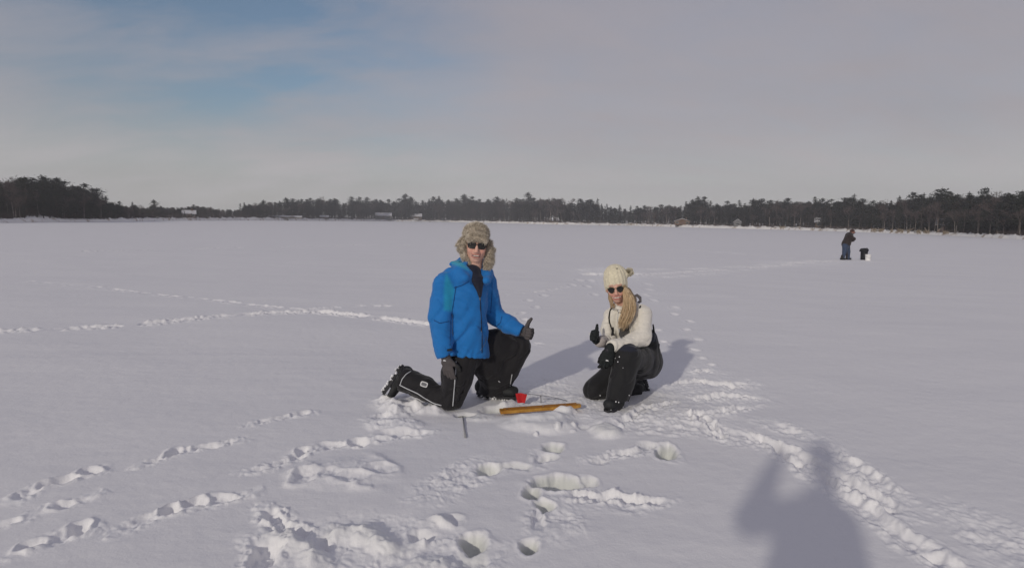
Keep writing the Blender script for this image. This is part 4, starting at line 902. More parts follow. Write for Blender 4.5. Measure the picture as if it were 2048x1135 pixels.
trous = obj('trousers', V, F, M['cloth'], man, color=paint(V, (.011, .010, .012))); T = seen(trous)
strip('piping', T, [(912, 722), (911, 745), (909, 770), (907, 795), (905, 818)], .0042, M['piping'], trous, .001)
strip('piping', T, [(799, 769), (815, 777), (835, 786), (850, 796), (868, 806), (883, 810)], .0042, M['piping'], trous, .001)
strip('piping', T, [(1024, 748), (1021, 765), (1018, 783)], .0035, M['piping'], trous, .001); strip('piping', T, [(822, 742), (812, 748), (804, 758), (800, 770)], .0035, M['piping'], trous, .002)
c_ = on(T, 848, 768, .003); e1 = on(T, 853, 764, .003) - on(T, 843, 761, .003); e1 /= np.linalg.norm(e1); nn = -pixdir(848, 768); e2 = np.cross(nn, e1)
rr_ = [(.030 * math.copysign(abs(math.cos(a)) ** .5, math.cos(a)), .021 * math.copysign(abs(math.sin(a)) ** .5, math.sin(a))) for a in np.linspace(0, 6.283, 21)[:-1]]
mb = MB(); mb.prism(rr_, e1, e2, c_ + nn * .002, nn, .004); pt = mb.build('patch', M['white'], trous); mb = MB(); mb.prism([(x * .72, y * .62) for x, y in rr_], e1, e2, c_ + nn * .0046, nn, .002); mb.build('patch_centre', material('patch grey', (.16, .16, .17)), pt)
# boots
def boot(parent, ank, heel, toe, up, sole_n, snow=True, sc=1.0, seed=0):
    ank, heel, toe, up, sn = (np.asarray(q, float) for q in (ank, heel, toe, up, sole_n)); sn = sn / np.linalg.norm(sn); ax_ = toe - heel; L_ = np.linalg.norm(ax_); ax_ /= L_; sd = np.cross(ax_, sn); sd /= np.linalg.norm(sd)
    lo = np.minimum.reduce([ank, heel, toe]) - .15; hi = np.maximum.reduce([ank, heel, toe]) + .15
    f = Form(lo, hi, .0065); hp = heel + ax_ * .035; tp_ = toe - ax_ * .045
    f.slab(hp - sn * .045, heel + ax_ * L_ * .55 - sn * .040, (.046 * sc, .052), (.054 * sc, .050), sd, .02); f.slab(heel + ax_ * L_ * .5 - sn * .038, tp_ - sn * .036, (.056 * sc, .050), (.050 * sc, .044), sd, .02)
    f.cone(hp + ax_ * .03 - sn * .07, ank, .050 * sc, .060 * sc, .03); f.cut(heel - sn * .002, sn, (heel + toe) / 2 + sn * .12, .24)
    f.warp(folds(.003, 26, sd, 5)); V, F = f.surf(); C = paint(V, (.022, .023, .024)); b_ = obj('boot', V, F, M['boot'], parent, color=C)
    rg = np.random.default_rng(seed + 5); ol = []
    for k in range(28):
        a = k / 28 * 6.2832; u = math.cos(a); w_ = math.sin(a); ol.append((L_ / 2 * 1.03 * math.copysign(abs(u) ** .75, u), (.046 if u > -.1 else .040) * sc * 1.08 * math.copysign(abs(w_) ** .8, w_)))
    mb = MB(); mb.prism(ol, ax_, sd, (heel + toe) / 2 + sn * .010, sn, .022); so = mb.build('sole', M['rubber'], b_)
    mb = MB()
    for k in range(9):                                   # lugs under the sole
        x = (k - 4) / 9.5 * L_
        for s2 in (-1, 1): mb.box((heel + toe) / 2 + ax_ * x + sd * s2 * .022 * sc + sn * .026, (.008, .016 * sc, .006), [ax_, sd, sn])
    mb.build('tread', M['rubber'], so)
    mb = MB()
    for k in range(1, 4): q = heel + ax_ * (L_ * (.50 + .085 * k)) - sn * (.098 - .012 * k); mb.tube([q - sd * .028, q - sn * .006 * 1, q + sd * .028], .0032, 5)
    mb.build('lace', M['lace'], b_, smooth=True)
    if snow:
        mb = MB()
        for k in range(80 if snow is True else int(snow)):
            a = rg.uniform(0, 6.28); u = math.cos(a); w_ = math.sin(a); q = (heel + toe) / 2 + ax_ * u * L_ / 2 * rg.uniform(.5, 1.02) + sd * w_ * .047 * sc * rg.uniform(.6, 1.03) + sn * rg.uniform(.0, .038); r_ = rg.uniform(.006, .016); n3 = rg.normal(size=(8, 3)); n3 /= np.linalg.norm(n3, axis=1)[:, None]
            mb.tube([q - n3[0] * r_, q, q + n3[0] * r_ * .9], [r_ * .4, r_, r_ * .3], 6)
        mb.build('caked_snow', M['crumb'], b_, smooth=True)
    return b_
boot(man, ankR + (ankR - kneeR) * .03, P(808, 731, 4.66), P(769, 789, 4.60), None or (0, 0, 1), P(770, 745, 4.60) - P(800, 762, 4.60), 60, 1.2, 1)
hl, te = P(954, 798, 4.84), P(1036, 796, 4.72); hl[2] = te[2] = .035
boot(man, P(986, 780, 4.81), hl, te, (0, 0, 1), (0, 0, -1), 60, 1.25, 2)
# gloves
def glove(parent, o, X, Y, Z, s, curl, thumb, col, palm_col, cuff_from, logo=None, logo_mat=None, cuffcol=None, rc=.036):
    f = Form(np.asarray(o) - .17, np.asarray(o) + .19, .0042); f.cone(cuff_from, o, rc, .033 * s, .012); X_, Y_, Z_ = hand_prims(f, np.asarray(o, float), X, Y, Z, s, curl, thumb, r=.0128)
    f.warp(folds(.0018, 45, Y_, 2)); V, F = f.surf(); C = paint(V, col); zl = (V - o) @ Z_; lay(C, sstep(.004, .010, zl), palm_col)
    if cuffcol: lay(C, ((V - o) @ X_) < -.015, cuffcol)
    g_ = obj('glove', V, F, M['glove'], parent, color=C)
    if logo:
        c_ = on(seen(g_), *logo, .002); n_ = -pixdir(*logo); e_ = np.cross([0, 0, 1], n_); e_ /= np.linalg.norm(e_); u_ = np.cross(n_, e_); mb = MB()
        mb.prism([(-.011, -.004), (.010, -.007), (.012, -.001), (.004, .004), (-.004, .006), (-.010, .002)], e_, u_, c_, n_, .003); mb.build('logo', logo_mat or M['white'], g_)
    return g_
GREY = (.085, .075, .075)
glove(man, P(892, 714, 4.335), P(896, 735, 4.33) - P(892, 712, 4.335), (.80, -.45, 0), (.35, .9, 0), 1.12, ((.12, .25, .25), (.12, .22, .2), (.14, .22, .2), (.18, .25, .2)), ((.75, .55, .3), (.9, .2, .3)), GREY, (.03, .03, .03), P(890, 706, 4.34), (889, 720))
glove(man, P(1046, 663, 4.575), (.72, -.62, -.05), (.25, -.05, 1), (-.6, -.8, .1), 1.05, ((1.35, 1.55, .9),) * 4, ((.35, 1, .0), (.75, 1, -.1)), (.012, .012, .013), GREY, P(1041, 660, 4.58))
# fur hat with hanging ear flaps
f = Form(hc - .26, hc + .24, .006)
q = pM
f.ball(q(-.008, .015, .080), np.array([.088, .102, .076]) * hs, A, .02); f.slab(q(-.058, -.078, .054), q(.052, -.078, .054), (.036 * hs, .016 * hs), (.034 * hs, .016 * hs), A[2], .02)
f.chain([q(-.088, .0, .03), q(-.100, -.02, -.03), q(-.070, -.035, -.085), q(-.030, -.045, -.138)], [.022 * hs, .026 * hs, .024 * hs, .014 * hs], .015); f.cone(q(-.095, .01, .02), q(-.135, .0, -.008), .020 * hs, .012 * hs, .015)
f.chain([q(.088, .0, .03), q(.098, -.012, -.035), q(.098, -.02, -.10), q(.088, -.02, -.165)], [.022 * hs, .027 * hs, .032 * hs, .020 * hs], .015); f.cone(q(.1, 0, -.0), q(.128, 0, -.028), .018 * hs, .010 * hs, .015)
f.chain([q(-.07, .09, .02), q(0, .115, -.03), q(.07, .09, .02)], [.03, .035, .03], .02)
f.ball(q(0, -.052, -.045), np.array([.069, .075, .085]) * hs, A, -.01)
f.warp(lambda X, Y, Z: .006 * perlin3(X * 30, Y * 30, Z * 30)); V, F = f.surf()
VV, FF, CC = furry('fur', V, F, 16000, .018, .0020, ((.84, .76, .63), (.40, .35, .285)), None, 4)
n0 = len(V); hat = obj('fur_hat', np.vstack([V, VV]), [tuple(a) for a in F.tolist()] + [tuple(a) for a in (FF + n0).tolist()], M['fur'], man, color=np.vstack([paint(V, (.42, .36, .285)), CC]))
mb = MB(); mb.tube([q(.090, -.02, -.17), q(.105, -.03, -.20), q(.130, -.03, -.215)], .002, 5); mb.build('cord', M['frame'], hat, smooth=True)
# sunglasses
def superell(w, h, n=24, e=.55, skew=0.0, drop=0.0):
    o_ = []
    for a in np.linspace(0, 6.2832, n + 1)[:-1]:
        c__, s__ = math.cos(a), math.sin(a); x = w * math.copysign(abs(c__) ** e, c__); y = h * math.copysign(abs(s__) ** e, s__)
        if y < 0: x *= 1 - skew; y *= 1 + drop * (1 - abs(x) / w)
        o_.append((x, y))
    return o_
def shades(parent, c, A, s, w, h, gap_, e, skew, drop, thick, rim_mat, y0=-.094, sp=0.0):
    bul = lambda cx_: (lambda x, y: -((x + cx_) ** 2) * 4.0 * 1.0)
    g_ = None
    def pc(x, y, z): return c + s * (A[0] * x + A[1] * y + A[2] * z)
    mb = MB()
    for q_ in (-1, 1):
        ou = [(q_ * a, b) for a, b in superell(w + thick, h + thick, 28, e, skew, drop)]; inn = [(q_ * a, b) for a, b in superell(w, h, 28, e, skew, drop)]; k = len(ou); cx_ = q_ * (w + gap_)
        for dn, fl in ((-.0022, 0), (.0022, 1)): pass
        rings = [[pc(cx_ + x, y0 + dn + (cx_ + x) ** 2 * 4.2, z) for x, z in o_] for dn in (-.0022, .0022) for o_ in (ou, inn)]
        Fq = []
        for i in range(k):
            j = (i + 1) % k; Fq += [(i, j, k + j, k + i), (2 * k + i, 3 * k + i, 3 * k + j, 2 * k + j), (i, 2 * k + i, 2 * k + j, j), (k + i, k + j, 3 * k + j, 3 * k + i)]
        mb.add(np.vstack(rings), Fq)
        hx = q_ * (2 * w + gap_ + thick); mb.tube([pc(hx, y0 + hx * hx * 4.2, h * .6), pc(hx + q_ * .004, y0 + hx * hx * 4.2 + .03, h * .6), pc(q_ * .077, .0, h * .5)], .0026 * s + sp, 6)
    mb.tube([pc(-gap_, y0 - .001, h * .45), pc(0, y0 - .003, h * .55), pc(gap_, y0 - .001, h * .45)], .0026 * s + sp, 6)
    g_ = mb.build('sunglasses', rim_mat, parent, smooth=False)
    for q_ in (-1, 1):
        mb = MB(); inn = [(q_ * a, b) for a, b in superell(w, h, 28, e, skew, drop)]; cx_ = q_ * (w + gap_)
        pts = [(cx_ + x, z) for x, z in inn]; V = [pc(x, y0 + x * x * 4.2 - .0009, z) for x, z in pts] + [pc(x, y0 + x * x * 4.2 + .0009, z) for x, z in pts]; n_ = len(pts)
        mb.add(V, [tuple(range(n_)), tuple(range(2 * n_ - 1, n_ - 1, -1))] + [(i, n_ + i, n_ + (i + 1) % n_, (i + 1) % n_) for i in range(n_)]); mb.build('lens', M['lens'], g_)
    return g_
shades(man, hc + A[2] * .004, A, hs, .0265, .0175, .008, .62, .10, .0, .0045, M['frame'])

# ------------------------------------------------------------------ the woman crouching on one knee
whip = P(1284, 722, 4.95); wch = P(1258, 640, 4.85); wneck = P(1247, 610, 4.82); wsL = P(1283, 630, 4.78); wsR = P(1224, 630, 4.88); weL = P(1284, 675, 4.66); wwL = P(1226, 692, 4.50); weR = P(1219, 682, 4.76); wwR = P(1200, 682, 4.62)
whL = P(1291, 722, 4.90); whR = P(1272, 728, 5.0); wkL = P(1254, 712, 4.52); waL = P(1233, 806, 4.50); wkR = P(1187, 779, 4.80); waR = P(1268, 782, 5.02)
wc = P(1231.5, 578, 4.72); ws = 1.03; WA = frame_axes((-.22, -1, -.05), (-.17, 0, 1)); wc = wc + WA[1] * .075 * ws
lo = np.array([wkR[0] - .2, 4.15, -.02]); f = Form(lo, (1.5, 5.35, 1.25), .013, ((wc[0] - .12, wc[0] + .12), (wc[1] - .14, wc[1] + .11), (wc[2] - .15, wc[2] + .12)), .0042)
wsx = np.array([.93, -.1, 0]); f.slab(whip, wch, (.13, .10), (.14, .095), wsx, .04); f.chain([wsR, P(1252, 622, 4.86), wsL], [.05, .065, .05], .04); f.cone(P(1252, 622, 4.84), wc - WA[2] * .08 + WA[1] * .015, .05, .048, .03)
f.chain([wsL, weL, wwL, P(1215, 700, 4.46)], [.045, .036, .026, .024], .02); f.chain([wsR, weR, wwR, P(1190, 676, 4.56)], [.045, .036, .026, .024], .02)
f.chain([whL, wkL, waL], [.085, .056, .038], .03); f.chain([whR, wkR, waR], [.085, .056, .038], .03); f.cone(waL, P(1224, 824, 4.42), .036, .028, .02); f.cone(waR, P(1284, 780, 5.08), .036, .028, .02)
pW = head_prims(f, wc, WA, ws, jaw=.96); V, F = f.surf(); C = head_paint(V, wc, WA, ws, (.66, .39, .30), (.66, .29, .22), (.50, .12, .12)); lay(C, np.linalg.norm(V - wc, axis=1) > .22, (.02, .02, .025))
wb = np.array([whip[0], whip[1] - .1, 0.0]); wom = obj('person', V, F, M['skin'], base=wb, color=C)
tag(wom, 'blonde woman in cream fleece and bobble hat crouching on one knee, thumb raised', 'person')
teeth(pW, WA, ws, wom, .029, .0052)
# fleece
FL = (.74, .70, .62)
f = Form((.60, 4.25, .30), (1.55, 5.2, 1.05), .0075)
f.slab(P(1262, 690, 4.89), P(1260, 655, 4.87), (.110, .105), (.138, .115), wsx, .03); f.slab(P(1260, 655, 4.87), P(1255, 634, 4.86), (.138, .115), (.142, .10), wsx, .04)
f.chain([wsR, P(1240, 622, 4.86), P(1262, 622, 4.84), wsL], [.060, .066, .070, .074], .05); f.chain([wsL, weL, P(1250, 688, 4.57), wwL], [.076, .072, .058, .047], .03); f.chain([wsR, P(1216, 655, 4.83), weR, wwR], [.062, .056, .052, .045], .03)
f.chain([P(1228, 612, 4.80), P(1240, 618, 4.74), P(1255, 614, 4.74)], [.026, .028, .026], .02)
f.cut(P(1222, 694, 4.49), wwL - weL, P(1212, 700, 4.44), .075); f.cut(P(1197, 682, 4.60), wwR - weR, P(1186, 678, 4.53), .075)
f.warp(lambda X, Y, Z: folds(.014, 12, (.3, -.2, .8), 2)(X, Y, Z) + folds(.008, 24, (.9, .2, -.2), 7)(X, Y, Z)); V, F = f.surf(); C = paint(V, FL)
def proj(V):
    q_ = ((V - EYE) @ np.stack([rgt, -upv, fwd]).T); return CX + FPX * q_[:, 0] / q_[:, 2], CY + FPX * q_[:, 1] / q_[:, 2]
d_, t_ = vnear(V, weR, wwR); lay(C, (d_ < .09) & (t_ > .55), (.42, .38, .36))
fleece = obj('fleece_jacket', V, F, material('cream fleece', attr=True, rough=.95, var=.07, vscale=40, bump=.003, bscale=130, sheen=.3), wom, color=C); T = seen(fleece)
strip('zipper', T, [(1237, 620), (1235, 640), (1237, 660), (1241, 676)], .0028, M['piping'], fleece, .001)
strip('collar_seam', T, [(1228, 614), (1236, 619), (1245, 619)], .002, material('fleece seam', (.40, .36, .30), rough=.9), fleece, .001)
# bib overalls
BK = (.022, .023, .028)
f = Form((.48, 4.2, -.02), (1.6, 5.4, .88), .0085)
f.ball(whip + [0, .0, .0], (.165, .17, .135), None, .03); f.ball(P(1292, 725, 4.95), (.10, .13, .13), None, .03)
f.slab(P(1287, 712, 4.93), P(1280, 672, 4.92), (.142, .135), (.138, .135), wsx, .03)
f.chain([whL, (whL + wkL) / 2 + [0, 0, .0], wkL], [.125, .112, .098], .04); f.chain([wkL, (wkL + waL) / 2, waL + [0, 0, .015]], [.094, .092, .088], .02)
f.chain([whR, (whR + wkR) / 2, wkR], [.125, .112, .085], .04); f.chain([wkR + [.02, .02, -.01], (wkR + waR) / 2, waR], [.075, .078, .085], .02)
f.cut(P(1228, 801, 4.42), (0, 0, -1), P(1226, 836, 4.46), .18); f.cut(P(1284, 669, 4.93), (-.35, 0, 1), P(1284, 640, 4.93), .26); f.cut(P(1279, 783, 5.03), (.9, 0, -.25), P(1292, 785, 5.04), .13)
f.warp(lambda X, Y, Z: folds(.020, 9, (.1, .2, 1), 6)(X, Y, Z) + folds(.010, 19, (.6, .4, .5), 9)(X, Y, Z)); V, F = f.surf(); V[:, 2] = np.maximum(V[:, 2], .0); C = paint(V, (.012, .012, .0135)); lay(C, V[:, 2] > .50, (.016, .018, .03))
pants = obj('bib_overalls', V, F, M['cloth'], wom, color=C); TP = seen(pants)
strip('shoulder_strap', T, [(1224, 614), (1220, 622), (1218, 634), (1219, 645), (1222, 655), (1228, 670)], .007, M.setdefault('webbing', material('dark webbing', (.022, .022, .02), rough=.8)), pants, .001)
strip('shoulder_strap', T, [(1281, 612), (1279, 616)], .007, M['webbing'], pants, .001)
bibc = []
for px_, py_ in ((1240, 656), (1258, 647), (1259, 660), (1253, 669), (1241, 677), (1238, 668)): bibc.append(on(T, px_, py_, .007))
bb_ = MB(); n_ = -pixdir(1248, 665); bb_.add([b + n_ * .0 for b in bibc] + [b - n_ * .016 for b in bibc], [tuple(range(6)), tuple(range(11, 5, -1))] + [(i, 6 + i, 6 + (i + 1) % 6, (i + 1) % 6) for i in range(6)]); bb_.build('bib', material('grey bib', (.10, .095, .09), rough=.85), pants)
strip('bib_edge', T, [(1238, 655), (1240, 666), (1244, 676)], .004, M['piping'], pants, .005); strip('bib_edge', T, [(1243, 655), (1245, 664), (1248, 674)], .004, M['webbing'], pants, .009)
strip('waist_tape', TP, [(1270, 697), (1285, 695), (1300, 692), (1308, 690)], .006, M['webbing'], pants, .0)
mb = MB(); a_ = P(1307, 690, 4.93); mb.box(P(1314, 690, 4.93), (.022, .008, .014), None); mb.tube([a_, P(1318, 688, 4.93)], .008, 6); mb.tube([P(1308, 667, 4.93), P(1307, 655, 4.93), P(1306, 648, 4.93)], [.010, .008, .006], 6); mb.build('buckle', M['webbing'], pants, smooth=False)
mb = MB(); rg = np.random.default_rng(8)
for px_, py_, r_ in ((1225, 713, .008), (1239, 713, .005), (1236, 723, .005), (1214, 722, .010), (1231, 716, .003), (1246, 735, .003), (1200, 790, .005), (1215, 800, .004), (1258, 790, .004), (1228, 812, .006), (1237, 811, .005)):
    c_ = on(TP, px_, py_, .002); mb.tube([c_ - [0, 0, r_], c_, c_ + [0, 0, r_ * 1.1]], [r_ * .5, r_, r_ * .4], 7)
mb.build('snow_crumbs', M['crumb'], pants, smooth=True)
# boots
hl, te = P(1243, 822, 4.60), P(1212, 836, 4.40); hl[2] = te[2] = .03; boot(wom, P(1233, 812, 4.52), hl, te, (0, 0, 1), (0, 0, -1), 40, 1.0, 3)
boot(wom, P(1271, 783, 5.02), P(1283, 758, 5.12), P(1294, 795, 5.10), None or (0, 0, 1), (.85, .4, .1), 30, .95, 4)
# gloves
DK, DP = (.016, .019, .020), (.010, .010, .011)
glove(wom, P(1194, 680, 4.60), P(1176, 664, 4.52) - P(1194, 681, 4.60), (-.28, 0, 1), (.75, -.65, 0), .98, ((1.3, 1.5, .9),) * 4, ((.25, 1, .0), (.1, 1, -.05)), DK, DK, P(1199, 683, 4.62), (1178, 667), None, None, .040)
glove(wom, P(1219, 698, 4.475), (-.16, .08, -1), (-1, -.05, .1), (0, 1, 0), 1.12, ((.25, .45, .35), (.25, .5, .4), (.3, .5, .4), (.35, .5, .4)), ((.95, .25, .25), (.95, .1, .3)), DK, DP, P(1224, 693, 4.50), (1214, 720), None, None, .040)
# knitted bobble hat
KN = (.70, .64, .48)
f = Form(wc - .24, wc + .26, .005)
q = pW
f.ball(q(0, .022, .070), np.array([.091, .104, .100]) * ws, WA, .02); f.slab(q(0, .02, .03), q(.0, .025, .110), (.090 * ws, .100 * ws), (.080 * ws, .085 * ws), WA[0], .02); f.ball(q(0, .025, .125), np.array([.074, .078, .042]) * ws, WA, .02)
f.cone(q(.02, .025, .12), P(1255, 547, 4.80), .05, .02, .04); f.slab(q(-.079, .015, .03), q(-.079, .01, -.05), (.032 * ws, .014 * ws), (.012 * ws, .010 * ws), WA[1], .01); f.slab(q(.079, .02, .03), q(.082, .02, -.01), (.032 * ws, .014 * ws), (.02 * ws, .010 * ws), WA[1], .01)
f.ball(q(0, -.07, -.045), np.array([.064, .09, .080]) * ws, WA, -.01); f.cut(q(0, -.03, .022), -WA[2] - WA[1] * .35, q(0, -.04, -.12), .14 * ws)
def knit(X, Y, Z):
    L_ = np.stack([X - wc[0], Y - wc[1], Z - wc[2]], 1) @ WA.T; a = np.arctan2(L_[:, 0], -L_[:, 1] + .02); return .0022 * np.sin(a * 17 + .8 * np.sin(L_[:, 2] * 420)) * 1 + .0012 * np.sin(L_[:, 2] * 480) + .002 * perlin3(X * 25, Y * 25, Z * 25)
f.warp(knit); V, F = f.surf(); kh = obj('knit_hat', V, F, material('cream knit', attr=True, rough=.95, var=.14, vscale=60, bump=.003, bscale=160, sheen=.2), wom, color=paint(V, KN))
pc_ = P(1258, 544, 4.80); rg = np.random.default_rng(5); n = 1500; d = rg.normal(size=(n, 3)); d /= np.linalg.norm(d, axis=1)[:, None]; cl = .8 + .35 * perlin3(d[:, 0] * 2.2, d[:, 1] * 2.2, d[:, 2] * 2.2 + 4)[:, None]
tip = pc_ + d * .046 * cl * rg.uniform(.85, 1.1, (n, 1)); sd_ = np.cross(d, rg.normal(size=(n, 3))); sd_ /= np.linalg.norm(sd_, axis=1)[:, None]; root = pc_ + d * .016
PV = np.stack([root - sd_ * .001, root + sd_ * .001, tip + sd_ * .0028, tip - sd_ * .0028], 1).reshape(-1, 3); cc = np.repeat(np.clip(rg.choice([.50, .74, .80], (n, 1)) * np.array([[1, .93, .76]]), 0, 1), 4, axis=0)
obj('pompom', PV, np.arange(4 * n).reshape(-1, 4), M['fur'], kh, color=cc, smooth=False)
strip('sequin', seen(kh), [(1232, 536.5), (1236, 536.5)], .004, M['frame'], kh, .0)
# sunglasses: teardrop lenses, thin frame
shades(wom, wc, WA, ws, .0285, .0215, .006, .92, .14, .30, .0014, M['gold'])
# long hair over the shoulder
f = Form((.55, 4.35, .55), (1.35, 5.1, 1.12), .007)
ctl = [P(1248, 574, 4.74), P(1257, 592, 4.70), P(1259, 612, 4.68), P(1255, 630, 4.655), P(1246, 648, 4.66)]; f.chain(ctl, [.022, .030, .033, .030, .012], .02); f.chain([P(1252, 585, 4.84), P(1262, 600, 4.86), P(1266, 612, 4.86)], [.05, .045, .03], .02)
f.chain([P(1220, 588, 4.76), P(1222, 600, 4.76), P(1226, 608, 4.75)], [.014, .014, .010], .01)
V, F = f.surf(); HC_ = (.54, .385, .225); VV = [V]; FF = [tuple(a) for a in F.tolist()]; CCs = [paint(V, np.array(HC_) * .62)]; mbh = MB(); rg = np.random.default_rng(9)
Rr = [.028, .040, .046, .044, .026]
for k in range(950):
    th = rg.uniform(0, 6.28); rad = math.sqrt(rg.uniform(.35, 1.0)); jit = rg.normal(0, .013, 3); pts = []
    endx = rg.uniform(.6, 1.12); tt = np.linspace(0, 4 * endx, 11)
    for t in tt:
        i = min(int(t), 3); u = t - i; c_ = ctl[i] * (1 - u) + ctl[i + 1] * u; r_ = Rr[i] * (1 - u) + Rr[i + 1] * u; w_ = .35 * math.sin(t * 1.6 + k * .37)
        pts.append(c_ + np.array([math.cos(th + w_ * .5) * r_ * rad, math.sin(th + w_ * .5) * r_ * rad, 0]) + jit * t / 4)
    tone = rg.uniform(.65, 1.35); mbh.tube(pts, list(np.interp(tt, [0, 2, 4], [.0019, .0017, .0007])), 3, np.clip(np.array(HC_) * tone + (rg.random() < .25) * np.array([.18, .16, .12]), 0, .8), caps=False)
for k in range(50):
    c0 = P(1218 + rg.uniform(-3, 5), 585, 4.76); mbh.tube([c0, P(1219 + rg.uniform(-3, 5), 598, 4.75), P(1224 + rg.uniform(-3, 7), 612 + rg.uniform(-3, 5), 4.75)], .0016, 3, np.array(HC_) * rg.uniform(.4, .9), caps=False)
n0 = len(V); VV.append(np.vstack(mbh.V)); FF += [tuple(i + n0 for i in f_) for f_ in mbh.F]; CCs.append(np.vstack(mbh.C)); obj('hair', np.vstack(VV), FF, M['hair'], wom, color=np.vstack(CCs))
mb = MB(); mb.tube([P(1266, 594, 4.90), P(1274, 590, 4.90), P(1280, 595, 4.90), P(1281, 602, 4.89), P(1273, 607, 4.87)], [.012, .014, .014, .012, .010], 8); mb.build('hood_loop', material('grey hood', (.12, .11, .115), rough=.9), wom, smooth=True)

# ------------------------------------------------------------------ the angler further off
ab = G(1691, 519.5); D = ab[1]
def Q(px, py, dy=0.0): return P(px, py, D + dy)
DJ = (.030, .022, .022); f = Form(ab - [.6, .6, .02], ab + [.9, .6, 1.65], .02)
f.slab(Q(1692, 489), Q(1697, 473), (.15, .13), (.20, .15), (.4, 1, 0), .05); f.cone(Q(1699, 470), Q(1703, 465), .07, .07, .05); f.ball(Q(1705, 464), (.085, .10, .105), None, .03); f.cone(Q(1707, 465.5, -.02), Q(1709.5, 466.5, -.02), .02, .018, .01)
for s_ in (-1, 1):
    dy = .17 * s_; f.chain([Q(1698, 471, dy), Q(1707, 477, dy), Q(1706, 480.5, dy * .6) if s_ > 0 else Q(1703, 482, dy * .5)], [.06, .05, .035], .03); hp = Q(1706 if s_ > 0 else 1702, 481, dy * .4)
    for k in range(4): f.cone(hp + [.0, .02 * k - .03, 0], hp + [.05, .02 * k - .03, -.035], .014, .012, .004)
    f.cone(hp, hp + [.03, -.03 * s_, .03], .016, .012, .004)
f.chain([Q(1691, 490, -.07), Q(1690, 503, -.1), Q(1686, 516, -.1)], [.11, .08, .05], .03); f.chain([Q(1694, 490, .08), Q(1695, 503, .08), Q(1694, 516, .08)], [.11, .08, .05], .03)
V, F = f.surf(); X_, Y_ = proj(V); C = paint(V, (.4, .2, .15)); lay(C, V[:, 2] < 1.22, (.03, .025, .03)); lay(C, (V[:, 0] > Q(1701, 481)[0]) & (V[:, 2] < 1.22), (.03, .025, .025)); ang = obj('person', V, F, M['skin'], base=ab, color=C); tag(ang, 'angler in dark jacket and jeans standing bent over his hands near two buckets', 'person')
f = Form(ab - [.6, .6, -.5], ab + [.9, .6, 1.6], .016); f.slab(Q(1691, 493), Q(1692.5, 486), (.19, .17), (.19, .17), (.4, 1, 0), .05); f.slab(Q(1692.5, 487), Q(1698, 472), (.18, .17), (.235, .17), (.4, 1, 0), .06); f.cone(Q(1699, 469), Q(1702, 467), .09, .07, .05)
for s_ in (-1, 1): dy = .19 * s_; f.chain([Q(1698, 471, dy), Q(1707.5, 477.5, dy), Q(1705.5, 481, dy * .5)], [.085, .075, .055], .03)
f.cut(Q(1692, 490.5), (0, 0, -1), Q(1692, 497), .35); f.warp(folds(.012, 7, (0, 0, 1), 2)); V, F = f.surf(); obj('jacket', V, F, M['cloth'], ang, color=paint(V, DJ))
f = Form(ab - [.6, .6, .02], ab + [.6, .6, 1.0], .016); f.ball(Q(1692, 491), (.16, .17, .12), None, .05); f.chain([Q(1690.5, 491, -.08), Q(1689, 503, -.12), Q(1685.5, 517, -.12)], [.125, .09, .07], .04); f.chain([Q(1694, 491, .08), Q(1696, 503, .08), Q(1696, 517, .08)], [.125, .09, .07], .04)
f.warp(folds(.012, 8, (0, 0, 1), 5)); V, F = f.surf(); obj('jeans', V, F, M['cloth'], ang, color=paint(V, (.040, .058, .105)))
f = Form(Q(1705, 464) - .2, Q(1705, 464) + .25, .012); f.ball(Q(1704.5, 462), (.098, .11, .085), None, .02); f.slab(Q(1708, 463.5), Q(1711, 465), (.06, .015), (.05, .010), (0, 1, 0), .02); V, F = f.surf(); obj('cap', V, F, M['cloth'], ang, color=paint(V, (.055, .024, .020)))
for px_, dy in ((1684.5, -.13), (1695.5, .08)):
    f = Form(Q(px_, 518, dy) - .25, Q(px_, 518, dy) + .32, .012); c_ = Q(px_, 518, dy); c_[2] = .06; f.slab(c_ - [.05, 0, 0], c_ + [.10, -.04, -.01], (.05, .055), (.045, .04), (0, 1, 0), .02); f.cone(c_ + [0, 0, .02], c_ + [0, 0, .12], .06, .065, .03); f.cut((0, 0, .002), (0, 0, -1), c_ - [0, 0, .15], .3)
    V, F = f.surf(); obj('boot', V, F, M['boot'], ang, color=paint(V, (.02, .02, .02)))
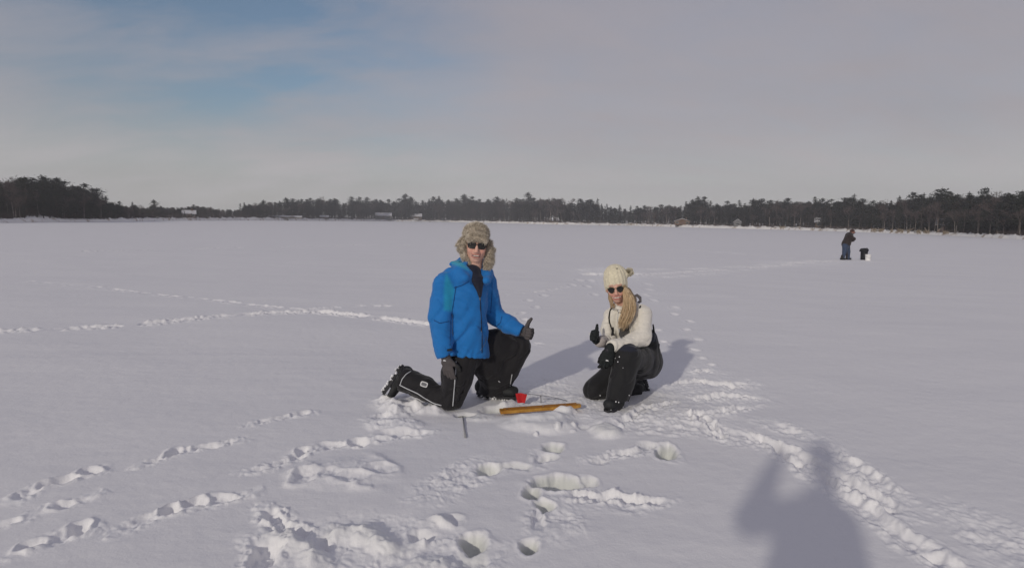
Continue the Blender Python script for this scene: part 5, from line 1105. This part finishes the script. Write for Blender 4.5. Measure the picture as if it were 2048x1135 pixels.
def bucket(c, r, h, mat, label, name='bucket', handle=True):
    e = empty(name, c); mb = MB(); n = 28; prof = [(r * .84, 0), (r * .86, .005), (r, h * .97), (r + .012, h * .97), (r + .012, h), (r - .006, h), (r * .85, .012)]; V = []; Fq = []
    for a in range(n): th = a / n * 6.2832; V += [np.array(c) + [math.cos(th) * p_[0], math.sin(th) * p_[0], p_[1]] for p_ in prof]
    k = len(prof); Fq = [(a * k + i, ((a + 1) % n) * k + i, ((a + 1) % n) * k + i + 1, a * k + i + 1) for a in range(n) for i in range(k - 1)] + [tuple(a * k + k - 1 for a in range(n)), tuple(a * k for a in range(n))[::-1]]
    mb.add(V, Fq); mb.build('shell', mat, e, smooth=False)
    mb = MB(); V = []; prof = [(r + .004, h * .80), (r + .016, h * .80), (r + .016, h * .84), (r + .004, h * .84)]
    for a in range(n): th = a / n * 6.2832; V += [np.array(c) + [math.cos(th) * p_[0], math.sin(th) * p_[0], p_[1]] for p_ in prof]
    mb.add(V, [(a * 4 + i, ((a + 1) % n) * 4 + i, ((a + 1) % n) * 4 + (i + 1) % 4, a * 4 + (i + 1) % 4) for a in range(n) for i in range(4)]); mb.build('rim', mat, e, smooth=False)
    if handle: mb = MB(); mb.tube([np.array(c) + [math.cos(a) * (r + .014), -.03 - .8 * r * math.sin(a), h * .82 - .10 * math.sin(a)] for a in np.linspace(0, math.pi, 13)], .003, 5); mb.build('handle', M['steel'], e)
    tag(e, label, 'bucket'); return e
wcx = G(1735.5, 521.2); bw = 10.5 * wcx[1] / FPX; bucket(wcx, bw / 2, 12.8 * wcx[1] / FPX, material('white plastic', (.80, .79, .77), rough=.4), 'white plastic bucket standing in front of the black draped one')
# black bag draped over a second bucket, flap sticking out to the left
bc = G(1727.5, 519.5); D2 = bc[1]; S = D2 / FPX
f = Form(bc - [.5, .45, .02], bc + [.5, .45, .8], .012)
def B(px, py, dy=0): return P(px, py, D2 + dy)
f.slab(B(1728, 517), B(1728.5, 503), (6.2 * S, .13), (6.2 * S, .14), (1, 0, 0), .03); f.slab(B(1724, 500), B(1732.5, 500), (.12, 3.6 * S), (.12, 3.4 * S), (0, 1, 0), .02); f.cone(B(1724, 500), B(1718.8, 501.8), .06, .015, .03); f.ball(B(1729, 500), (.15, .15, .08), None, .03)
f.cut((0, 0, .0), (0, 0, -1), bc - [0, 0, .2], .4); f.warp(folds(.016, 9, (0, 0, 1), 4)); V, F = f.surf(); bag = obj('draped_bucket', V, F, material('black tarp', (.016, .016, .019), rough=.5, bump=.004, bscale=20), base=bc)
tag(bag, 'black tarp draped over a bucket between the angler and the white bucket', 'draped bucket')
mb = MB(); mb.tube([B(1729, 496.5) + [-.03, -.1, 0], B(1731, 495.5) + [0, -.1, .01], B(1733, 497) + [0, -.1, 0]], .008, 6); mb.build('handle', M['rubber'], bag)

# ------------------------------------------------------------------ tip-up: plank, upright, wire and red flag
a_, b_ = G(1000, 821, .035), G(1161, 809, .055); e = empty('ice_fishing_tip_up', (a_ + b_) / 2 * [1, 1, 0]); tag(e, 'yellow wooden ice fishing tip-up with red flag lying between the two people', 'tip-up')
ux = (b_ - a_); L_ = np.linalg.norm(ux); ux /= L_; uy = np.cross([0, 0, 1], ux); uy /= np.linalg.norm(uy); uz = np.cross(ux, uy)
M['wood'] = material('varnished yellow wood', (.55, .30, .06), rough=.45, c2=(.36, .16, .022), vscale=14, spec=.4)
mb = MB(); mid = (a_ + b_) / 2
mb.prism([(-L_ / 2, -.032), (-L_ / 2 + .01, -.032), (L_ / 2 - .03, -.026), (L_ / 2, -.015), (L_ / 2, .015), (L_ / 2 - .03, .026), (-L_ / 2 + .01, .032), (-L_ / 2, .032)], ux, uy, mid - uz * .004, uz, .024); mb.build('plank', M['wood'], e)
mb = MB()
for s_ in (-1, 1): mb.box(mid + uy * s_ * .018 + uz * .0105, (L_ / 2 - .03, .006, .0035), [ux, uy, uz])
mb.build('rail', material('darker stained rail', (.30, .13, .02), rough=.5), e)
mb = MB()
for q_ in (-.27, -.12, .02, .20): mb.tube([mid + ux * q_ + uz * .008, mid + ux * q_ + uz * .0125], .006, 8)
mb.build('screw', M['steel'], e)
mb = MB(); mb.tube([P(1082, 813, 4.62) - [0, 0, .05], P(1082, 800, 4.62), P(1081.5, 790, 4.62)], .0045, 6); mb.tube([P(1079, 792, 4.62), P(1085, 791, 4.62)], .004, 6); mb.build('upright', M['steel'], e)
mb = MB(); w0, w1 = P(1143, 803, 4.70), P(1050, 787, 4.58); pts = [w0 * (1 - t) + w1 * t + np.array([0, 0, .012 * math.sin(math.pi * t)]) for t in np.linspace(0, 1, 10)]; mb.tube(pts, .0026, 5); mb.tube([w0 + [0, 0, .01], w0 - [0, 0, .06]], .004, 5); mb.build('spring_wire', M['steel'], e)
mb = MB(); mb.tube([P(1085, 797, 4.60), P(1120, 797, 4.66), P(1143, 804, 4.70)], .0014, 4); mb.build('trip_wire', M['frame'], e)
mb = MB(); mb.box(P(1142, 808, 4.70), (.014, .012, .022), [ux, uy, uz]); mb.tube([P(1136, 808, 4.68), P(1149, 809, 4.69)], .004, 6); mb.build('reel_bracket', M['gold'], e)
mb = MB(); c_ = P(1042, 795.5, 4.56); n_ = -pixdir(1042, 795); n_[2] = 0; n_ /= np.linalg.norm(n_); ex = np.cross([0, 0, 1], n_); K = 4.56 / FPX
ol = [(-11 * K, 9 * K), (-3 * K, 10.5 * K), (12.5 * K, 8 * K), (8 * K, -10 * K), (-6.5 * K, -10 * K)]; g_ = []
nx_, nz_ = 8, 6
def fl(u, v): top = np.array([-11.5 + 24 * u, 9.5 + 1.5 * math.sin(3.1 * u) - 1.5 * u]); bot = np.array([-7 + 15 * u, -10.]); return (top * v + bot * (1 - v)) * K
V = [c_ + ex * fl(i / nx_, j / nz_)[0] + np.array([0, 0, 1]) * fl(i / nx_, j / nz_)[1] + n_ * (.006 * math.sin(i * .9 + j * .3) + s2 * .0012) for s2 in (1, -1) for j in range(nz_ + 1) for i in range(nx_ + 1)]
o2 = (nx_ + 1) * (nz_ + 1); w_ = nx_ + 1; Fq = []
for j in range(nz_):
    for i in range(nx_): q0 = j * w_ + i; Fq += [(q0, q0 + 1, q0 + w_ + 1, q0 + w_), (o2 + q0, o2 + q0 + w_, o2 + q0 + w_ + 1, o2 + q0 + 1)]
mb.add(V, Fq); mb.build('flag', material('red flag cloth', (.52, .018, .022), rough=.65, var=.08, vscale=30), e, smooth=True)
# ice skimmer lying with its handle towards the camera
s0, s1 = G(925, 829, .01), G(931, 874); s1[2] = gheight(s1[0], s1[1]) + .004; e = empty('ice_skimmer', s0 * [1, 1, 0]); tag(e, 'grey-handled ice skimmer, its bowl in the slush by the kneeling man', 'skimmer')
mb = MB(); hd = s1 - s0; hd /= np.linalg.norm(hd); mid_ = s0 * .45 + s1 * .55; mid_[2] = gheight(mid_[0], mid_[1]) + .006; mb.tube([s0 + hd * .06 + [0, 0, .01], mid_, s1], [.005, .006, .009], 8); mb.build('handle', material('grey plastic', (.30, .30, .31), rough=.5), e, smooth=True)
mb = MB(); V = []; n = 20
for r_, z_ in ((.012, -.040), (.032, -.037), (.044, -.030), (.047, -.026), (.044, -.028)):
    for k in range(n): th = k / n * 6.2832; V.append(s0 + np.array([math.cos(th) * r_, math.sin(th) * r_, z_ + .0]))
Fq = [(r_ * n + k, r_ * n + (k + 1) % n, (r_ + 1) * n + (k + 1) % n, (r_ + 1) * n + k) for r_ in range(4) for k in range(n)]; mb.add(V, Fq); mb.build('bowl', material('slushy steel', (.42, .42, .36), rough=.4, metal=.2), e, smooth=True)

# ------------------------------------------------------------------ the photographer behind the camera, whose shadow falls at lower right
L0 = 1 / math.tan(R(SUN_EL)); sdir = np.array([math.sin(R(SUN_AZ)), math.cos(R(SUN_AZ))])
f = Form((-.75, -.75, -.02), (.45, .25, 1.95), .02); PB = np.array([-.07, -.27, 0.])
def w3(x, y, z): return PB + [x, y, z]
f.slab(w3(-.02, 0, .85), w3(-.01, 0, 1.30), (.24, .15), (.20, .14), (1, 0, 0), .06); f.chain([w3(-.13, 0, 1.41), w3(.0, 0, 1.48), w3(.10, 0, 1.38)], [.07, .075, .07], .04); f.cone(w3(.02, 0, 1.47), w3(.02, .0, 1.62), .06, .06, .03); f.ball(w3(.01, .0, 1.70), (.080, .10, .12), None, .02)
f.chain([w3(-.14, 0, 1.40), w3(-.34, .02, 1.38), w3(-.28, .04, 1.63)], [.085, .08, .055], .03); f.chain([w3(.12, 0, 1.36), w3(.18, .03, 1.12), w3(.20, .10, .85)], [.075, .065, .05], .04)
for s_ in (-1, 1): f.chain([w3(.10 * s_, 0, .88), w3(.12 * s_, .02, .48), w3(.13 * s_, 0, .08)], [.12, .09, .07], .04); f.slab(w3(.13 * s_, -.06, .06), w3(.14 * s_, .14, .05), (.055, .055), (.05, .045), (1, 0, 0), .03)
hand_prims(f, w3(-.27, .04, 1.66), (.3, .2, .9), (1, 0, 0), (0, 1, 0), 1.0, ((1., 1., .5),) * 4, ((.7, .7, .3), (.8, .4, .5)), r=.014); hand_prims(f, w3(.20, .11, .83), (0, .1, -1), (0, 1, 0), (-1, 0, 0), 1.0, ((.3, .4, .3),) * 4, ((.7, .7, .1), (.9, .3, .2)), r=.013)
V, F = f.surf(); C = paint(V, (.03, .03, .04)); lay(C, V[:, 2] > 1.58, SKIN); ph = obj('person', V, F, M['cloth'], base=PB, color=C); tag(ph, 'photographer holding up the camera, seen only by the shadow at lower right', 'person')
f = Form(w3(-.2, -.2, 1.6), w3(.2, .25, 2.0), .012); f.ball(w3(.01, .0, 1.76), (.09, .11, .10), None, .02); f.ball(w3(.01, 0, 1.86), .03, None, .01); V, F = f.surf(); obj('knit_hat', V, F, M['cloth'], ph, color=paint(V, (.05, .05, .07)))
